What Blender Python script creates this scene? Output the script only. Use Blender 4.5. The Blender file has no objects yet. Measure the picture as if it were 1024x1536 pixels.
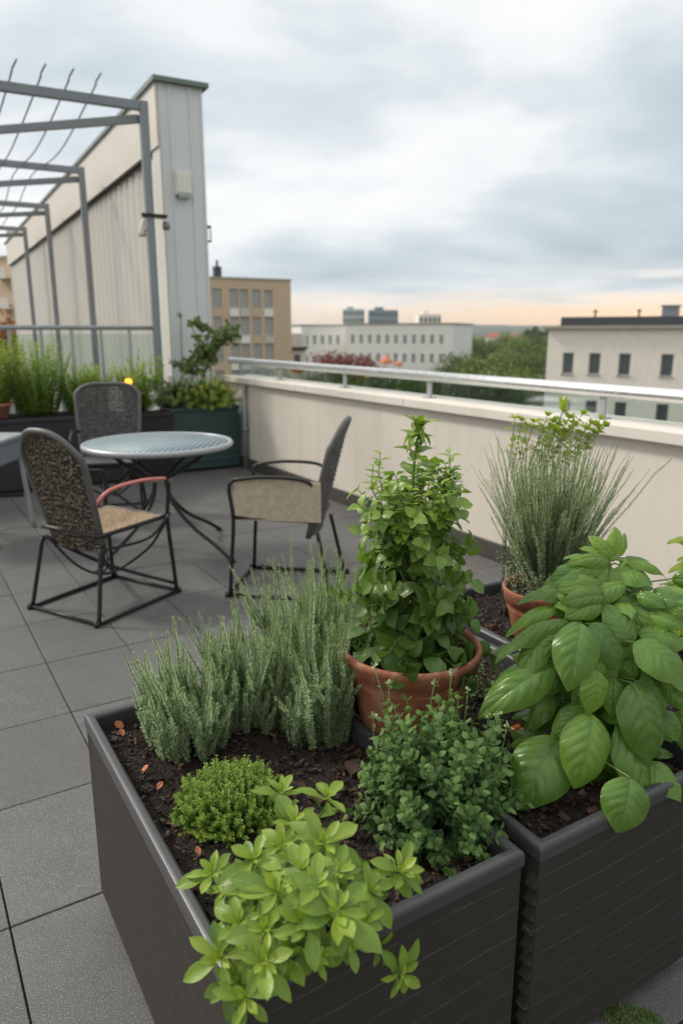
import bpy, math, random
import numpy as np
random.seed(7); R=np.random.default_rng(11)
scene=bpy.context.scene
col=scene.collection
PI=math.pi
# ---------------------------------------------------------------- camera geometry
F=1100.; PITCH=math.atan(270/F); H=1.4; AZ=math.radians(31.4)
U=np.array([-math.sin(AZ),math.cos(AZ),0.]); V=np.array([math.cos(AZ),math.sin(AZ),0.])
FW=np.array([0,math.cos(PITCH),-math.sin(PITCH)]); UPV=np.array([0,math.sin(PITCH),math.cos(PITCH)]); RT=np.array([1.,0,0])
CAM=np.array([0,0,H])
def ray(x,y): return FW*F+RT*(x-512)-UPV*(y-768)
def onY(x,y,Y):
    d=ray(x,y); return CAM+d*(Y/d[1])
def onz(x,y,z):
    d=ray(x,y); return CAM+d*((z-H)/d[2])
def onu(x,y,u):
    d=ray(x,y); return CAM+d*(u/(d@U))
def P(u,v,z=0.): return U*u+V*v+np.array([0,0,z])
def A(*a): return np.array(a,float)
def nrm(v):
    v=np.asarray(v,float); return v/np.maximum(np.linalg.norm(v,axis=-1,keepdims=True),1e-9)
# ---------------------------------------------------------------- object helpers
def tag(o,label=None,cat=None,group=None,kind=None):
    if label: o['label']=label
    if cat: o['category']=cat
    if group: o['group']=group
    if kind: o['kind']=kind
    return o
def empty(name,loc,rz=0.,label=None,cat=None,group=None):
    o=bpy.data.objects.new(name,None); col.objects.link(o); o.location=tuple(float(a) for a in loc)
    o.rotation_euler=(0,0,rz); o.empty_display_size=.1
    return tag(o,label,cat,group)
class MB:
    """collects verts/faces with numpy, builds one mesh object"""
    def __init__(s): s.v=[];s.f=[];s.n=0;s.m=[];s.uv=[];s.age=[];s.rnd=[];s.sm=[]
    def add(s,v,f,mat=0,uv=None,age=0.,rnd=0.,smooth=False):
        v=np.asarray(v,float).reshape(-1,3); 
        if isinstance(f,np.ndarray): fl=[tuple(r) for r in (f+s.n).tolist()]
        else: fl=[tuple(i+s.n for i in q) for q in f]
        s.v.append(v); s.f+=fl; k=len(fl)
        s.m.append(np.full(k,mat,np.int32)); s.sm.append(np.full(k,smooth,bool))
        s.uv.append(np.zeros((len(v),2)) if uv is None else uv)
        s.age.append(np.broadcast_to(np.asarray(age,float),(k,)).copy()); s.rnd.append(np.broadcast_to(np.asarray(rnd,float),(k,)).copy())
        s.n+=len(v); return s
    def box(s,lo,hi,mat=0,fr=None,taper=0):
        lo=np.array(lo,float);hi=np.array(hi,float)
        c=[]
        for z in (0,1):
            for x,y in ((0,0),(1,0),(1,1),(0,1)):
                p=A(hi[0] if x else lo[0],hi[1] if y else lo[1],hi[2] if z else lo[2])
                c.append(p)
        c=np.array(c)
        if fr is not None: c=fr(c)
        return s.add(c,[(3,2,1,0),(4,5,6,7),(0,1,5,4),(1,2,6,5),(2,3,7,6),(3,0,4,7)],mat)
    def tube(s,pts,r,n=8,mat=0,cap=True,age=0.,rnd=0.,flat=1.):
        pts=np.asarray(pts,float); k=len(pts); r=np.broadcast_to(np.asarray(r,float),(k,))
        t=np.gradient(pts,axis=0); t=nrm(t)
        ref=A(0,0,1) if abs(t[0][2])<.9 else A(1,0,0)
        x=nrm(np.cross(t[0],ref)); V_=[]
        for i in range(k):
            x=x-t[i]*(x@t[i]); x=nrm(x); y=np.cross(t[i],x)
            a=np.arange(n)/n*2*PI
            V_.append(pts[i]+r[i]*(np.outer(np.cos(a),x)*flat+np.outer(np.sin(a),y)))
        f=[(i*n+j,i*n+(j+1)%n,(i+1)*n+(j+1)%n,(i+1)*n+j) for i in range(k-1) for j in range(n)]
        if cap: f+= [tuple(range(n))[::-1],tuple((k-1)*n+j for j in range(n))]
        return s.add(np.concatenate(V_),f,mat,age=age,rnd=rnd,smooth=True)
    def lathe(s,prof,n=48,mat=0,c=(0,0,0),smooth=True):
        prof=np.asarray(prof,float); a=np.arange(n)/n*2*PI
        v=np.array([[r*math.cos(t),r*math.sin(t),z] for r,z in prof for t in a])+np.array(c)
        k=len(prof)
        f=[(i*n+j,i*n+(j+1)%n,(i+1)*n+(j+1)%n,(i+1)*n+j) for i in range(k-1) for j in range(n)]
        return s.add(v,f,mat,smooth=smooth)
    def build(s,name,mats,parent=None,loc=None):
        me=bpy.data.meshes.new(name)
        v=np.concatenate(s.v)
        me.from_pydata(v.tolist(),[],s.f)
        for m in (mats if isinstance(mats,(list,tuple)) else [mats]): me.materials.append(m)
        me.polygons.foreach_set('material_index',np.concatenate(s.m))
        me.polygons.foreach_set('use_smooth',np.concatenate(s.sm))
        uv=np.concatenate(s.uv)
        if np.abs(uv).max()>0:
            l=me.uv_layers.new(name='UVMap'); idx=np.empty(len(me.loops),np.int32); me.loops.foreach_get('vertex_index',idx)
            l.data.foreach_set('uv',uv[idx].ravel())
            for nm,d in (('age',s.age),('rnd',s.rnd)):
                at=me.attributes.new(nm,'FLOAT','FACE'); at.data.foreach_set('value',np.concatenate(d))
        me.update()
        o=bpy.data.objects.new(name,me); col.objects.link(o)
        if parent: o.parent=parent
        if loc is not None: o.location=tuple(float(a) for a in loc)
        return o
def bev(o,w=.004,seg=2,ang=30):
    b=o.modifiers.new('b','BEVEL'); b.width=w; b.segments=seg; b.limit_method='ANGLE'; b.angle_limit=math.radians(ang); return o
def copy_tree(o,parent=None):
    c=o.copy(); col.objects.link(c)
    if parent: c.parent=parent
    for ch in [x for x in kids.get(o.name,[])]: copy_tree(ch,c)
    return c
kids={}
def reg(root):
    kids.clear()
    for x in bpy.data.objects:
        if x.parent: kids.setdefault(x.parent.name,[]).append(x)
def UVF(c):   # box corners given in (u,v,z) -> world
    c=np.asarray(c); return c[:,0:1]*U+c[:,1:2]*V+c[:,2:3]*A(0,0,1)
def bez(p,n=16):   # smooth Catmull-Rom through points
    p=np.asarray(p,float); q=np.vstack([2*p[0]-p[1],p,2*p[-1]-p[-2]]); out=[]
    for i in range(1,len(q)-2):
        for t in np.linspace(0,1,n,endpoint=False):
            a,b,c,d=q[i-1],q[i],q[i+1],q[i+2]
            out.append(.5*((2*b)+(c-a)*t+(2*a-5*b+4*c-d)*t*t+(-a+3*b-3*c+d)*t**3))
    out.append(p[-1]); return np.array(out)
# ---------------------------------------------------------------- materials
def newmat(name):
    m=bpy.data.materials.new(name); m.use_nodes=True; nt=m.node_tree; nt.nodes.clear()
    return m,nt
def nd(nt,t,**k):
    n=nt.nodes.new(t)
    for a,b in k.items():
        if a in n.inputs: n.inputs[a].default_value=b
        else: setattr(n,a,b)
    return n
def ln(nt,a,b): nt.links.new(a,b)
def mix(nt,fac,a,b,blend='MIX'):
    m=nt.nodes.new('ShaderNodeMix'); m.data_type='RGBA'; m.blend_type=blend
    for i,x in ((0,fac),(6,a),(7,b)):
        if hasattr(x,'is_linked') or hasattr(x,'links'): ln(nt,x,m.inputs[i])
        else: m.inputs[i].default_value=x if i==0 else (*x[:3],1)
    return m.outputs[2]
def math_(nt,op,a,b=0.,clamp=False):
    m=nt.nodes.new('ShaderNodeMath'); m.operation=op; m.use_clamp=clamp
    for i,x in ((0,a),(1,b)):
        if hasattr(x,'links'): ln(nt,x,m.inputs[i])
        else: m.inputs[i].default_value=x
    return m.outputs[0]
def ramp(nt,f,stops):
    r=nt.nodes.new('ShaderNodeValToRGB'); e=r.color_ramp.elements
    while len(e)<len(stops): e.new(.5)
    for x,(p_,c) in zip(e,stops): x.position=p_; x.color=(*c,1) if len(c)==3 else c
    ln(nt,f,r.inputs[0]); return r.outputs[0]
def noise(nt,scale,detail=4,rough=.6,vec=None,dist=0):
    n=nd(nt,'ShaderNodeTexNoise',Scale=scale,Detail=detail,Roughness=rough,Distortion=dist)
    if vec is not None: ln(nt,vec,n.inputs['Vector'])
    return n.outputs[0]
def coords(nt,kind='Object',scale=None,rot=None):
    c=nt.nodes.new('ShaderNodeTexCoord').outputs[kind]
    if scale or rot:
        m=nt.nodes.new('ShaderNodeMapping'); ln(nt,c,m.inputs[0])
        if scale: m.inputs['Scale'].default_value=scale
        if rot: m.inputs['Rotation'].default_value=rot
        c=m.outputs[0]
    return c
def finish(nt,colr,rough=.6,metal=0.,bump=None,bs=.3,bd=.002,spec=.5,coat=0.):
    b=nt.nodes.new('ShaderNodeBsdfPrincipled'); o=nt.nodes.new('ShaderNodeOutputMaterial')
    for nm,x in (('Base Color',colr),('Roughness',rough),('Metallic',metal)):
        if hasattr(x,'links'): ln(nt,x,b.inputs[nm])
        else: b.inputs[nm].default_value=(*x,1) if nm=='Base Color' else x
    b.inputs['Specular IOR Level'].default_value=spec; b.inputs['Coat Weight'].default_value=coat
    if bump is not None:
        bp=nd(nt,'ShaderNodeBump',Strength=bs,Distance=bd); ln(nt,bump,bp.inputs['Height']); ln(nt,bp.outputs[0],b.inputs['Normal'])
    ln(nt,b.outputs[0],o.inputs[0]); return b
def simple(name,c,rough=.6,metal=0.,var=.25,scale=8,bs=.15,bd=.002,fine=120,spec=.5):
    m,nt=newmat(name); v=coords(nt)
    n1=noise(nt,scale,5,.6,v); n2=noise(nt,fine,3,.6,v)
    c=np.array(c); colr=mix(nt,n1,tuple(c*(1-var)),tuple(c*(1+var)))
    ro=math_(nt,'ADD',math_(nt,'MULTIPLY',n1,.25),rough-.12,True)
    finish(nt,colr,ro,metal,n2,bs,bd,spec); return m
def leafmat(name,dark,light,young,trans=.3,rough=.42,veins=0,vein_c=None,bumpd=.0006,spec=.45):
    m,nt=newmat(name)
    ar=nd(nt,'ShaderNodeAttribute',attribute_name='rnd').outputs['Fac']; aa=nd(nt,'ShaderNodeAttribute',attribute_name='age').outputs['Fac']
    c=mix(nt,ar,dark,light); c=mix(nt,aa,c,young)
    v=coords(nt); n=noise(nt,60,3,.6,v); c=mix(nt,.35,c,mix(nt,n,tuple(np.array(dark)*.8),tuple(np.array(light)*1.25)))
    bump=n; sn=noise(nt,130,2,.5,v); c=mix(nt,math_(nt,'MULTIPLY',ramp(nt,sn,[(.70,(0,0,0)),(.74,(1,1,1))]),.55),c,(.19,.13,.045))
    if veins:
        uv=nt.nodes.new('ShaderNodeTexCoord').outputs['UV']; sp=nt.nodes.new('ShaderNodeSeparateXYZ'); ln(nt,uv,sp.inputs[0])
        s=math_(nt,'ABSOLUTE',sp.outputs[0]); t=sp.outputs[1]
        lat=math_(nt,'COSINE',math_(nt,'MULTIPLY',math_(nt,'SUBTRACT',t,math_(nt,'MULTIPLY',math_(nt,'POWER',s,1.2),.32)),veins*2*PI))
        lat=math_(nt,'POWER',math_(nt,'MAXIMUM',lat,0.001),22.)
        mid=math_(nt,'SUBTRACT',1.,math_(nt,'MULTIPLY',s,16.),True)
        vv=math_(nt,'MAXIMUM',math_(nt,'MULTIPLY',lat,.55),mid)
        ed=math_(nt,'MULTIPLY',ramp(nt,s,[(.80,(0,0,0)),(1.,(1,1,1))]),ramp(nt,noise(nt,22,3,.6,v),[(.56,(0,0,0)),(.68,(1,1,1))])); c=mix(nt,math_(nt,'MULTIPLY',ed,.45),c,(.24,.20,.05))
        c=mix(nt,math_(nt,'MULTIPLY',vv,.32),c,vein_c or tuple(np.array(light)*1.6))
        bump=math_(nt,'ADD',math_(nt,'MULTIPLY',n,.25),math_(nt,'MULTIPLY',vv,-1.))
    geo=nt.nodes.new('ShaderNodeNewGeometry').outputs['Backfacing']
    c=mix(nt,math_(nt,'MULTIPLY',geo,.35),c,tuple(np.array(light)*1.3+np.array([.02,.03,.02])))
    b=nt.nodes.new('ShaderNodeBsdfPrincipled'); ln(nt,c,b.inputs['Base Color']); b.inputs['Roughness'].default_value=rough
    b.inputs['Specular IOR Level'].default_value=spec
    bp=nd(nt,'ShaderNodeBump',Strength=.6,Distance=bumpd); ln(nt,bump,bp.inputs['Height']); ln(nt,bp.outputs[0],b.inputs['Normal'])
    tr=nt.nodes.new('ShaderNodeBsdfTranslucent'); ln(nt,mix(nt,1.,c,(1.25,1.35,.55),'MULTIPLY'),tr.inputs[0])
    mx=nt.nodes.new('ShaderNodeMixShader'); mx.inputs[0].default_value=trans
    ln(nt,b.outputs[0],mx.inputs[1]); ln(nt,tr.outputs[0],mx.inputs[2])
    o=nt.nodes.new('ShaderNodeOutputMaterial'); ln(nt,mx.outputs[0],o.inputs[0]); return m
def glassmat(name,tint=(.75,.85,.85),alpha=.25,rough=.05):
    m,nt=newmat(name)
    t=nd(nt,'ShaderNodeBsdfTransparent'); t.inputs[0].default_value=(*tint,1)
    g=nd(nt,'ShaderNodeBsdfGlossy',Roughness=rough); g.inputs[0].default_value=(.9,.95,.95,1)
    fr=nd(nt,'ShaderNodeFresnel',IOR=1.5); mx=nt.nodes.new('ShaderNodeMixShader')
    ln(nt,math_(nt,'MULTIPLY',fr.outputs[0],.35),mx.inputs[0]); ln(nt,t.outputs[0],mx.inputs[1]); ln(nt,g.outputs[0],mx.inputs[2])
    o=nt.nodes.new('ShaderNodeOutputMaterial'); ln(nt,mx.outputs[0],o.inputs[0]); return m

def tilemat():
    m,nt=newmat('granite_slab'); v=coords(nt)
    big=noise(nt,1.1,4,.6,v); mid=noise(nt,9,5,.65,v); sp=noise(nt,330,2,.7,v); sp2=noise(nt,750,2,.6,v)
    at=nd(nt,'ShaderNodeAttribute',attribute_name='rnd').outputs['Fac']
    base=mix(nt,mid,(.064,.065,.066),(.145,.146,.144))
    base=mix(nt,math_(nt,'MULTIPLY',at,.55),base,(.068,.068,.069))
    st=ramp(nt,big,[(.36,(0,0,0)),(.62,(1,1,1))]); base=mix(nt,math_(nt,'MULTIPLY',st,.5),base,(.066,.061,.052))
    w=ramp(nt,sp,[(.57,(0,0,0)),(.66,(1,1,1))]); k=ramp(nt,sp2,[(.32,(1,1,1)),(.42,(0,0,0))])
    c=mix(nt,math_(nt,'MULTIPLY',w,.75),base,(.40,.40,.38)); c=mix(nt,math_(nt,'MULTIPLY',k,.55),c,(.035,.035,.035))
    ro=math_(nt,'ADD',math_(nt,'MULTIPLY',mid,.3),.45)
    finish(nt,c,ro,0,sp,.35,.0012,.4); return m
def soilmat():
    m,nt=newmat('dark_soil'); v=coords(nt)
    a=noise(nt,45,6,.75,v); b=noise(nt,260,4,.7,v); vo=nd(nt,'ShaderNodeTexVoronoi',Scale=150.); ln(nt,v,vo.inputs[0])
    c=mix(nt,a,(.006,.0045,.0038),(.034,.023,.017)); c=mix(nt,ramp(nt,b,[(.6,(0,0,0)),(.72,(1,1,1))]),c,(.10,.06,.04))
    h=math_(nt,'ADD',math_(nt,'MULTIPLY',a,1.),math_(nt,'MULTIPLY',vo.outputs[0],.8)); finish(nt,c,.85,0,h,1.,.012,.3); return m
def chipmat():
    m,nt=newmat('bark_chip'); ar=nd(nt,'ShaderNodeAttribute',attribute_name='rnd').outputs['Fac']
    c=ramp(nt,ar,[(0,(.016,.010,.007)),(.45,(.035,.021,.014)),(.78,(.075,.04,.026)),(.95,(.17,.08,.05)),(1.,(.38,.26,.19))])
    n=noise(nt,300,4,.7,coords(nt)); finish(nt,c,.7,0,n,.6,.001,.35); return m
def plantermat():
    m,nt=newmat('planter_panel'); v=coords(nt)
    a=noise(nt,420,3,.7,v); b=noise(nt,5,5,.6,v); w=noise(nt,3.,3,.5,v)
    sp=nt.nodes.new('ShaderNodeSeparateXYZ'); ln(nt,v,sp.inputs[0])
    z=math_(nt,'ADD',sp.outputs[2],math_(nt,'MULTIPLY',w,.035))
    fr=math_(nt,'FRACT',math_(nt,'MULTIPLY',z,17.5)); d=math_(nt,'ABSOLUTE',math_(nt,'SUBTRACT',fr,.5))
    l=math_(nt,'SUBTRACT',1.,math_(nt,'MULTIPLY',d,42.),True)
    br=noise(nt,26,4,.7,v); l=math_(nt,'MULTIPLY',l,ramp(nt,br,[(.38,(.10,.10,.10)),(.60,(1,1,1))]))
    c=mix(nt,a,(.009,.008,.007),(.070,.063,.054)); c=mix(nt,math_(nt,'MULTIPLY',b,.4),c,(.028,.024,.02))
    c=mix(nt,math_(nt,'MULTIPLY',l,.42),c,(.24,.23,.215))
    finish(nt,c,.68,0,math_(nt,'ADD',a,math_(nt,'MULTIPLY',l,-.8)),.5,.0012,.22); return m
def renderwall(name,c,dirt=(.25,.2,.15),streak=.3,grooves=0):
    m,nt=newmat(name); v=coords(nt); vs=coords(nt,'Object',(4.,4.,.35))
    a=noise(nt,1.4,5,.6,v); s=noise(nt,2.2,5,.65,vs); f=noise(nt,90,4,.7,v)
    cc=mix(nt,a,tuple(np.array(c)*.9),tuple(np.array(c)*1.06))
    cc=mix(nt,math_(nt,'MULTIPLY',ramp(nt,s,[(.5,(0,0,0)),(.78,(1,1,1))]),streak),cc,dirt)
    finish(nt,cc,.85,0,f,.25,.002,.25); return m
def terracotta():
    m,nt=newmat('terracotta'); v=coords(nt); a=noise(nt,14,5,.65,v); f=noise(nt,160,4,.7,v); s=noise(nt,30,5,.7,coords(nt,'Object',(1,1,.5)))
    c=mix(nt,a,(.20,.066,.034),(.36,.135,.072)); c=mix(nt,math_(nt,'MULTIPLY',ramp(nt,s,[(.50,(0,0,0)),(.68,(1,1,1))]),.5),c,(.47,.31,.22))
    finish(nt,c,.7,0,f,.25,.001,.35); return m
M={}
M['tile']=tilemat(); M['soil']=soilmat(); M['chip']=chipmat(); M['planter']=plantermat()
M['rim']=simple('planter_rim',(.05,.05,.053),.38,0.,.2,6,.2,.001,260)
M['wall']=renderwall('cream_render',(.64,.59,.515),(.40,.34,.27),.3)
M['coping']=renderwall('stone_coping',(.68,.63,.565),(.35,.27,.2),.25)
M['plinth']=simple('plinth_paint',(.052,.048,.044),.6)
M['joint']=simple('slab_joint',(.018,.016,.014),.9)
M['steel']=simple('brushed_steel',(.80,.80,.79),.30,.9,.06,30,.1,.0006)
M['grey']=simple('grey_paint',(.23,.25,.265),.42,.25,.12,6)
M['greyl']=simple('pale_grey_paint',(.36,.38,.39),.4,.3,.1,6)
M['black']=simple('black_iron',(.020,.019,.018),.42,.35,.3,20,.4,.001)
M['brown']=simple('rusty_iron',(.07,.033,.022),.6,.3,.4,40,.4,.001)
M['red']=simple('iron_red_reflection',(.50,.15,.13),.45,0.,.2,20)  # red reflection on the chair arm painted in as base colour
M['terra']=terracotta()
M['metalpanel']=simple('pale_metal_panel',(.60,.575,.52),.42,.2,.06,2,.1,.002,30)
M['metalend']=simple('blue_grey_cladding',(.66,.68,.68),.45,.2,.06,2,.1,.002,30)
M['fascia']=simple('beige_fascia',(.60,.565,.50),.6,0.,.1,3)
M['copcap']=simple('verdigris_cap',(.16,.20,.18),.5,.3)
M['coral']=simple('faded_orange_canvas',(.62,.22,.12),.8)
M['white']=simple('white_plastic',(.74,.74,.68),.45,0.,.05)
M['darkbox']=simple('dark_trough',(.021,.023,.026),.5,0.,.2,4)
M['greenbox']=simple('green_trough',(.022,.058,.056),.5,0.,.2,4)
M['glass']=glassmat('railing_glass',(.84,.90,.89),.1)
M['tabletop']=None
# ---------------------------------------------------------------- leaves
def template(prof,nt_=8,ns=2,fold=.25,curl=.25,quilt=0,nq=7,wave=0.,cup=0.,arch=0.):
    t=np.linspace(0,1,nt_+1); s=np.linspace(-1,1,2*ns+1)
    T,S=np.meshgrid(t,s,indexing='ij'); W=np.array([prof(a) for a in t])[:,None]
    X=S*W; ss=np.abs(S)
    Z=fold*np.abs(X)-curl*T**2-cup*X**2*4+arch*4*T*(1-T)
    if quilt: Z=Z+quilt*np.abs(np.sin(PI*nq*(T-.32*ss**1.2)))*(ss*(1-ss)*4)*np.sin(PI*np.clip(T,0,1))**.5
    if wave: Z=Z+wave*np.sin(T*13+S*2)*ss**2
    v=np.stack([X,T-.12*curl*T**2,Z],-1).reshape(-1,3)
    n=2*ns+1
    f=np.array([(i*n+j,i*n+j+1,(i+1)*n+j+1,(i+1)*n+j) for i in range(nt_) for j in range(n-1)])
    return v,f,np.stack([S,T],-1).reshape(-1,2)
def inst(mb,tp,pos,dr,up,L,W=1.,age=0.,rnd=None,mat=0,smooth=True,curlv=None):
    v,f,uv=tp; pos=np.atleast_2d(pos); n=max(len(pos),len(np.atleast_2d(dr)),len(np.atleast_1d(L))); pos=np.broadcast_to(pos,(n,3)); dr=nrm(np.broadcast_to(dr,(n,3))); up=np.broadcast_to(up,(n,3))
    x=nrm(np.cross(dr,up)+1e-6); z=np.cross(x,dr)
    L=np.broadcast_to(L,(n,)); W=np.broadcast_to(W,(n,))
    vv=np.broadcast_to(v,(n,)+v.shape).copy()
    if curlv is not None: vv[:,:,2]-=np.asarray(curlv)[:,None]*vv[:,:,1]**2
    q=pos[:,None,:]+L[:,None,None]*(vv[:,:,0:1]*W[:,None,None]*x[:,None,:]+vv[:,:,1:2]*dr[:,None,:]+vv[:,:,2:3]*z[:,None,:])
    ff=(f[None]+(np.arange(n)*len(v))[:,None,None]).reshape(-1,f.shape[1])
    rnd=R.random(n) if rnd is None else np.broadcast_to(rnd,(n,)); age=np.broadcast_to(age,(n,))
    mb.add(q.reshape(-1,3),ff,mat,np.tile(uv,(n,1)),np.repeat(age,len(f)),np.repeat(rnd,len(f)),smooth)
def ovate(w=.34,peak=.38,tip=1.3):
    def p(t):
        return w*math.sin(PI*min(1,max(0,t))**(math.log(.5)/math.log(peak)))**.75*(1 if t<peak else (1-((t-peak)/(1-peak))**2*.0)) if 0<t<1 else .004
    return p
def obovate(w=.25): 
    return lambda t: max(.02, w*math.sin(PI*t**1.5)**.8) if 0<t<1 else .012
TP={}
TP['basil']=template(ovate(.32,.42),30,8,.10,.26,.036,6,.022,.42,.10)
TP['basil_lo']=template(ovate(.32,.42),14,4,.10,.28,.03,5,.03,.42,.10)
TP['ovate']=template(ovate(.36,.38),6,2,.28,.25,0,0,.03)
TP['round']=template(ovate(.36,.40),6,2,.14,.2,0,0,.04,.25,.05)
TP['ovate3']=template(ovate(.33,.4),4,1,.3,.2)
TP['obov']=template(obovate(.27),9,2,.24,.16,0,0,.012)
TP['tiny']=template(ovate(.38,.45),2,1,.3,.1)
TP['lance']=template(ovate(.16,.4),6,1,.3,.3)
TP['needle']=(A((-.09,0,0),(.09,0,0),(.06,.9,.02),(-.06,.9,.02)).reshape(4,3),np.array([(0,1,2,3)]),A(0,0,1,0,1,1,0,1).reshape(4,2))
TP['blade']=template(lambda t:.03*(1-t)+.004,7,1,.3,.5)
def perp(d):
    a=np.where(np.abs(d[...,2:3])<.9,A(0,0,1),A(1,0,0)); x=nrm(np.cross(d,a)); return x,np.cross(d,x)
def stempath(b,d,L,n=10,bend=(0,0,0),wig=0.):
    """curved path from b in direction d; bend added progressively"""
    t=np.linspace(0,1,n+1)[:,None]; d=nrm(d)
    p=np.asarray(b)+d*L*t+np.asarray(bend)*L*t**2
    if wig: p=p+np.cumsum(R.normal(0,wig,(n+1,3)),0)*L*t
    return p
def nodes(path,k,t0=.1,t1=1.):
    t=np.linspace(t0,t1,k); s=t*(len(path)-1); i=np.minimum(s.astype(int),len(path)-2); fr=(s-i)[:,None]
    p=path[i]*(1-fr)+path[i+1]*fr; d=nrm(path[i+1]-path[i]); return t,p,d
def leafy(mb,tp,path,k,per,Lf,ang,agef,t0=.1,t1=1.,ph=0.,step=PI/2,jit=.25,W=1.,upb=.0,mat=0):
    """k nodes with `per` leaves each; ang(t)=angle from stem axis"""
    t,p,d=nodes(path,k,t0,t1); x,y=perp(d)
    for j in range(per):
        a=ph+np.arange(k)*step+j*2*PI/per+R.normal(0,jit,k)
        out=x*np.cos(a)[:,None]+y*np.sin(a)[:,None]
        an=np.array([ang(q) for q in t])+R.normal(0,jit*.5,k)
        dr=d*np.cos(an)[:,None]+out*np.sin(an)[:,None]; dr[:,2]+=upb
        up=d*np.sin(an)[:,None]-out*np.cos(an)[:,None]
        L=np.array([Lf(q) for q in t])*R.uniform(.8,1.2,k)
        inst(mb,tp,p+out*.001,dr,up,L,W,np.clip(np.array([agef(q) for q in t])+R.normal(0,.08,k),0,1),mat=mat)

# ================================================================= WORLD
def make_world():
    w=bpy.data.worlds.new('World'); scene.world=w; w.use_nodes=True; nt=w.node_tree; nt.nodes.clear()
    g=nt.nodes.new('ShaderNodeTexCoord').outputs['Generated']; sp=nt.nodes.new('ShaderNodeSeparateXYZ'); ln(nt,g,sp.inputs[0])
    z=sp.outputs[2]; zz=math_(nt,'ADD',math_(nt,'MAXIMUM',z,0.),.24)
    cb=nt.nodes.new('ShaderNodeCombineXYZ'); ln(nt,math_(nt,'DIVIDE',sp.outputs[0],zz),cb.inputs[0]); ln(nt,math_(nt,'DIVIDE',sp.outputs[1],zz),cb.inputs[1])
    mp=nt.nodes.new('ShaderNodeMapping'); ln(nt,cb.outputs[0],mp.inputs[0]); mp.inputs['Scale'].default_value=(.8,1.,1); mp.inputs['Location'].default_value=(2.35,.9,0)
    c1=noise(nt,1.35,5,.52,mp.outputs[0],.25); c2=noise(nt,4.5,6,.6,mp.outputs[0],.2)
    cl=math_(nt,'ADD',math_(nt,'MULTIPLY',c1,.88),math_(nt,'MULTIPLY',c2,.12))
    # brighter towards the upper left, where the light comes from
    lx=math_(nt,'MULTIPLY',sp.outputs[0],-.22); cl=math_(nt,'ADD',cl,lx)
    cl=math_(nt,'ADD',cl,math_(nt,'MULTIPLY',math_(nt,'SUBTRACT',z,.22),.42))
    cloud=ramp(nt,cl,[(.25,(.39,.46,.51)),(.38,(.49,.56,.60)),(.47,(.60,.655,.685)),(.55,(.76,.775,.78)),(.66,(.84,.84,.83))])
    # warm streaky band low over the horizon
    mp2=nt.nodes.new('ShaderNodeMapping'); ln(nt,g,mp2.inputs[0]); mp2.inputs['Scale'].default_value=(3.,3.,34.)
    st=noise(nt,1.6,5,.55,mp2.outputs[0],.2)
    zb=math_(nt,'ADD',z,math_(nt,'MULTIPLY',math_(nt,'SUBTRACT',st,.5),.11))
    zb=math_(nt,'ADD',zb,math_(nt,'MULTIPLY',sp.outputs[0],-.006))
    band=ramp(nt,zb,[(.0,(1,1,1)),(.045,(.9,.9,.9)),(.062,(.25,.25,.25)),(.085,(0,0,0))])
    warm=ramp(nt,math_(nt,'ADD',z,math_(nt,'MULTIPLY',math_(nt,'SUBTRACT',st,.5),.03)),[(0,(.98,.60,.30)),(.02,(1.0,.68,.40)),(.038,(.92,.74,.58)),(.055,(.74,.72,.71))])
    wf=ramp(nt,sp.outputs[0],[(.0,(.55,.55,.55)),(.35,(1,1,1))])
    c=mix(nt,math_(nt,'MULTIPLY',band,wf),cloud,warm)
    # overcast sky is brighter overhead
    hi=ramp(nt,z,[(.36,(1,1,1)),(.9,(1.,1.,1.))]); k=math_(nt,'ADD',math_(nt,'MULTIPLY',math_(nt,'SUBTRACT',z,.38,True),.45),1.)
    vm=nt.nodes.new('ShaderNodeVectorMath'); vm.operation='SCALE'; ln(nt,c,vm.inputs[0]); ln(nt,k,vm.inputs[3])
    sky=nd(nt,'ShaderNodeTexSky'); sky.sky_type='NISHITA'; sky.sun_disc=False; sky.sun_elevation=math.radians(39); sky.sun_rotation=math.radians(-69)
    b1=nd(nt,'ShaderNodeBackground',Strength=.98); ln(nt,vm.outputs[0],b1.inputs[0])
    b2=nd(nt,'ShaderNodeBackground',Strength=.1); ln(nt,sky.outputs[0],b2.inputs[0])
    mx=nt.nodes.new('ShaderNodeMixShader'); mx.inputs[0].default_value=.06; ln(nt,b1.outputs[0],mx.inputs[1]); ln(nt,b2.outputs[0],mx.inputs[2])
    o=nt.nodes.new('ShaderNodeOutputWorld'); ln(nt,mx.outputs[0],o.inputs[0])
    s=bpy.data.lights.new('sun','SUN'); s.energy=2.3; s.angle=math.radians(9); s.color=(1,.93,.84)
    so=bpy.data.objects.new('sun',s); col.objects.link(so)
    # light from the upper left, a little in front of the camera
    d=A(.72,-.28,-.64)
    from mathutils import Vector
    so.rotation_euler=Vector(d).to_track_quat('-Z','Y').to_euler(); so.location=(-4,-2,8)
make_world()
cd=bpy.data.cameras.new('camera'); co=bpy.data.objects.new('camera',cd); col.objects.link(co); scene.camera=co
co.location=(0,0,H); co.rotation_euler=(PI/2-PITCH,0,0); cd.sensor_fit='VERTICAL'; cd.sensor_height=36; cd.sensor_width=24; cd.lens=F/1536*36
cd.clip_start=.05; cd.clip_end=8000; cd.dof.use_dof=True; cd.dof.focus_distance=1.45; cd.dof.aperture_fstop=3.8
scene.view_settings.view_transform='Standard'; scene.view_settings.look='None'; scene.view_settings.exposure=.36; scene.view_settings.gamma=1
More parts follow.
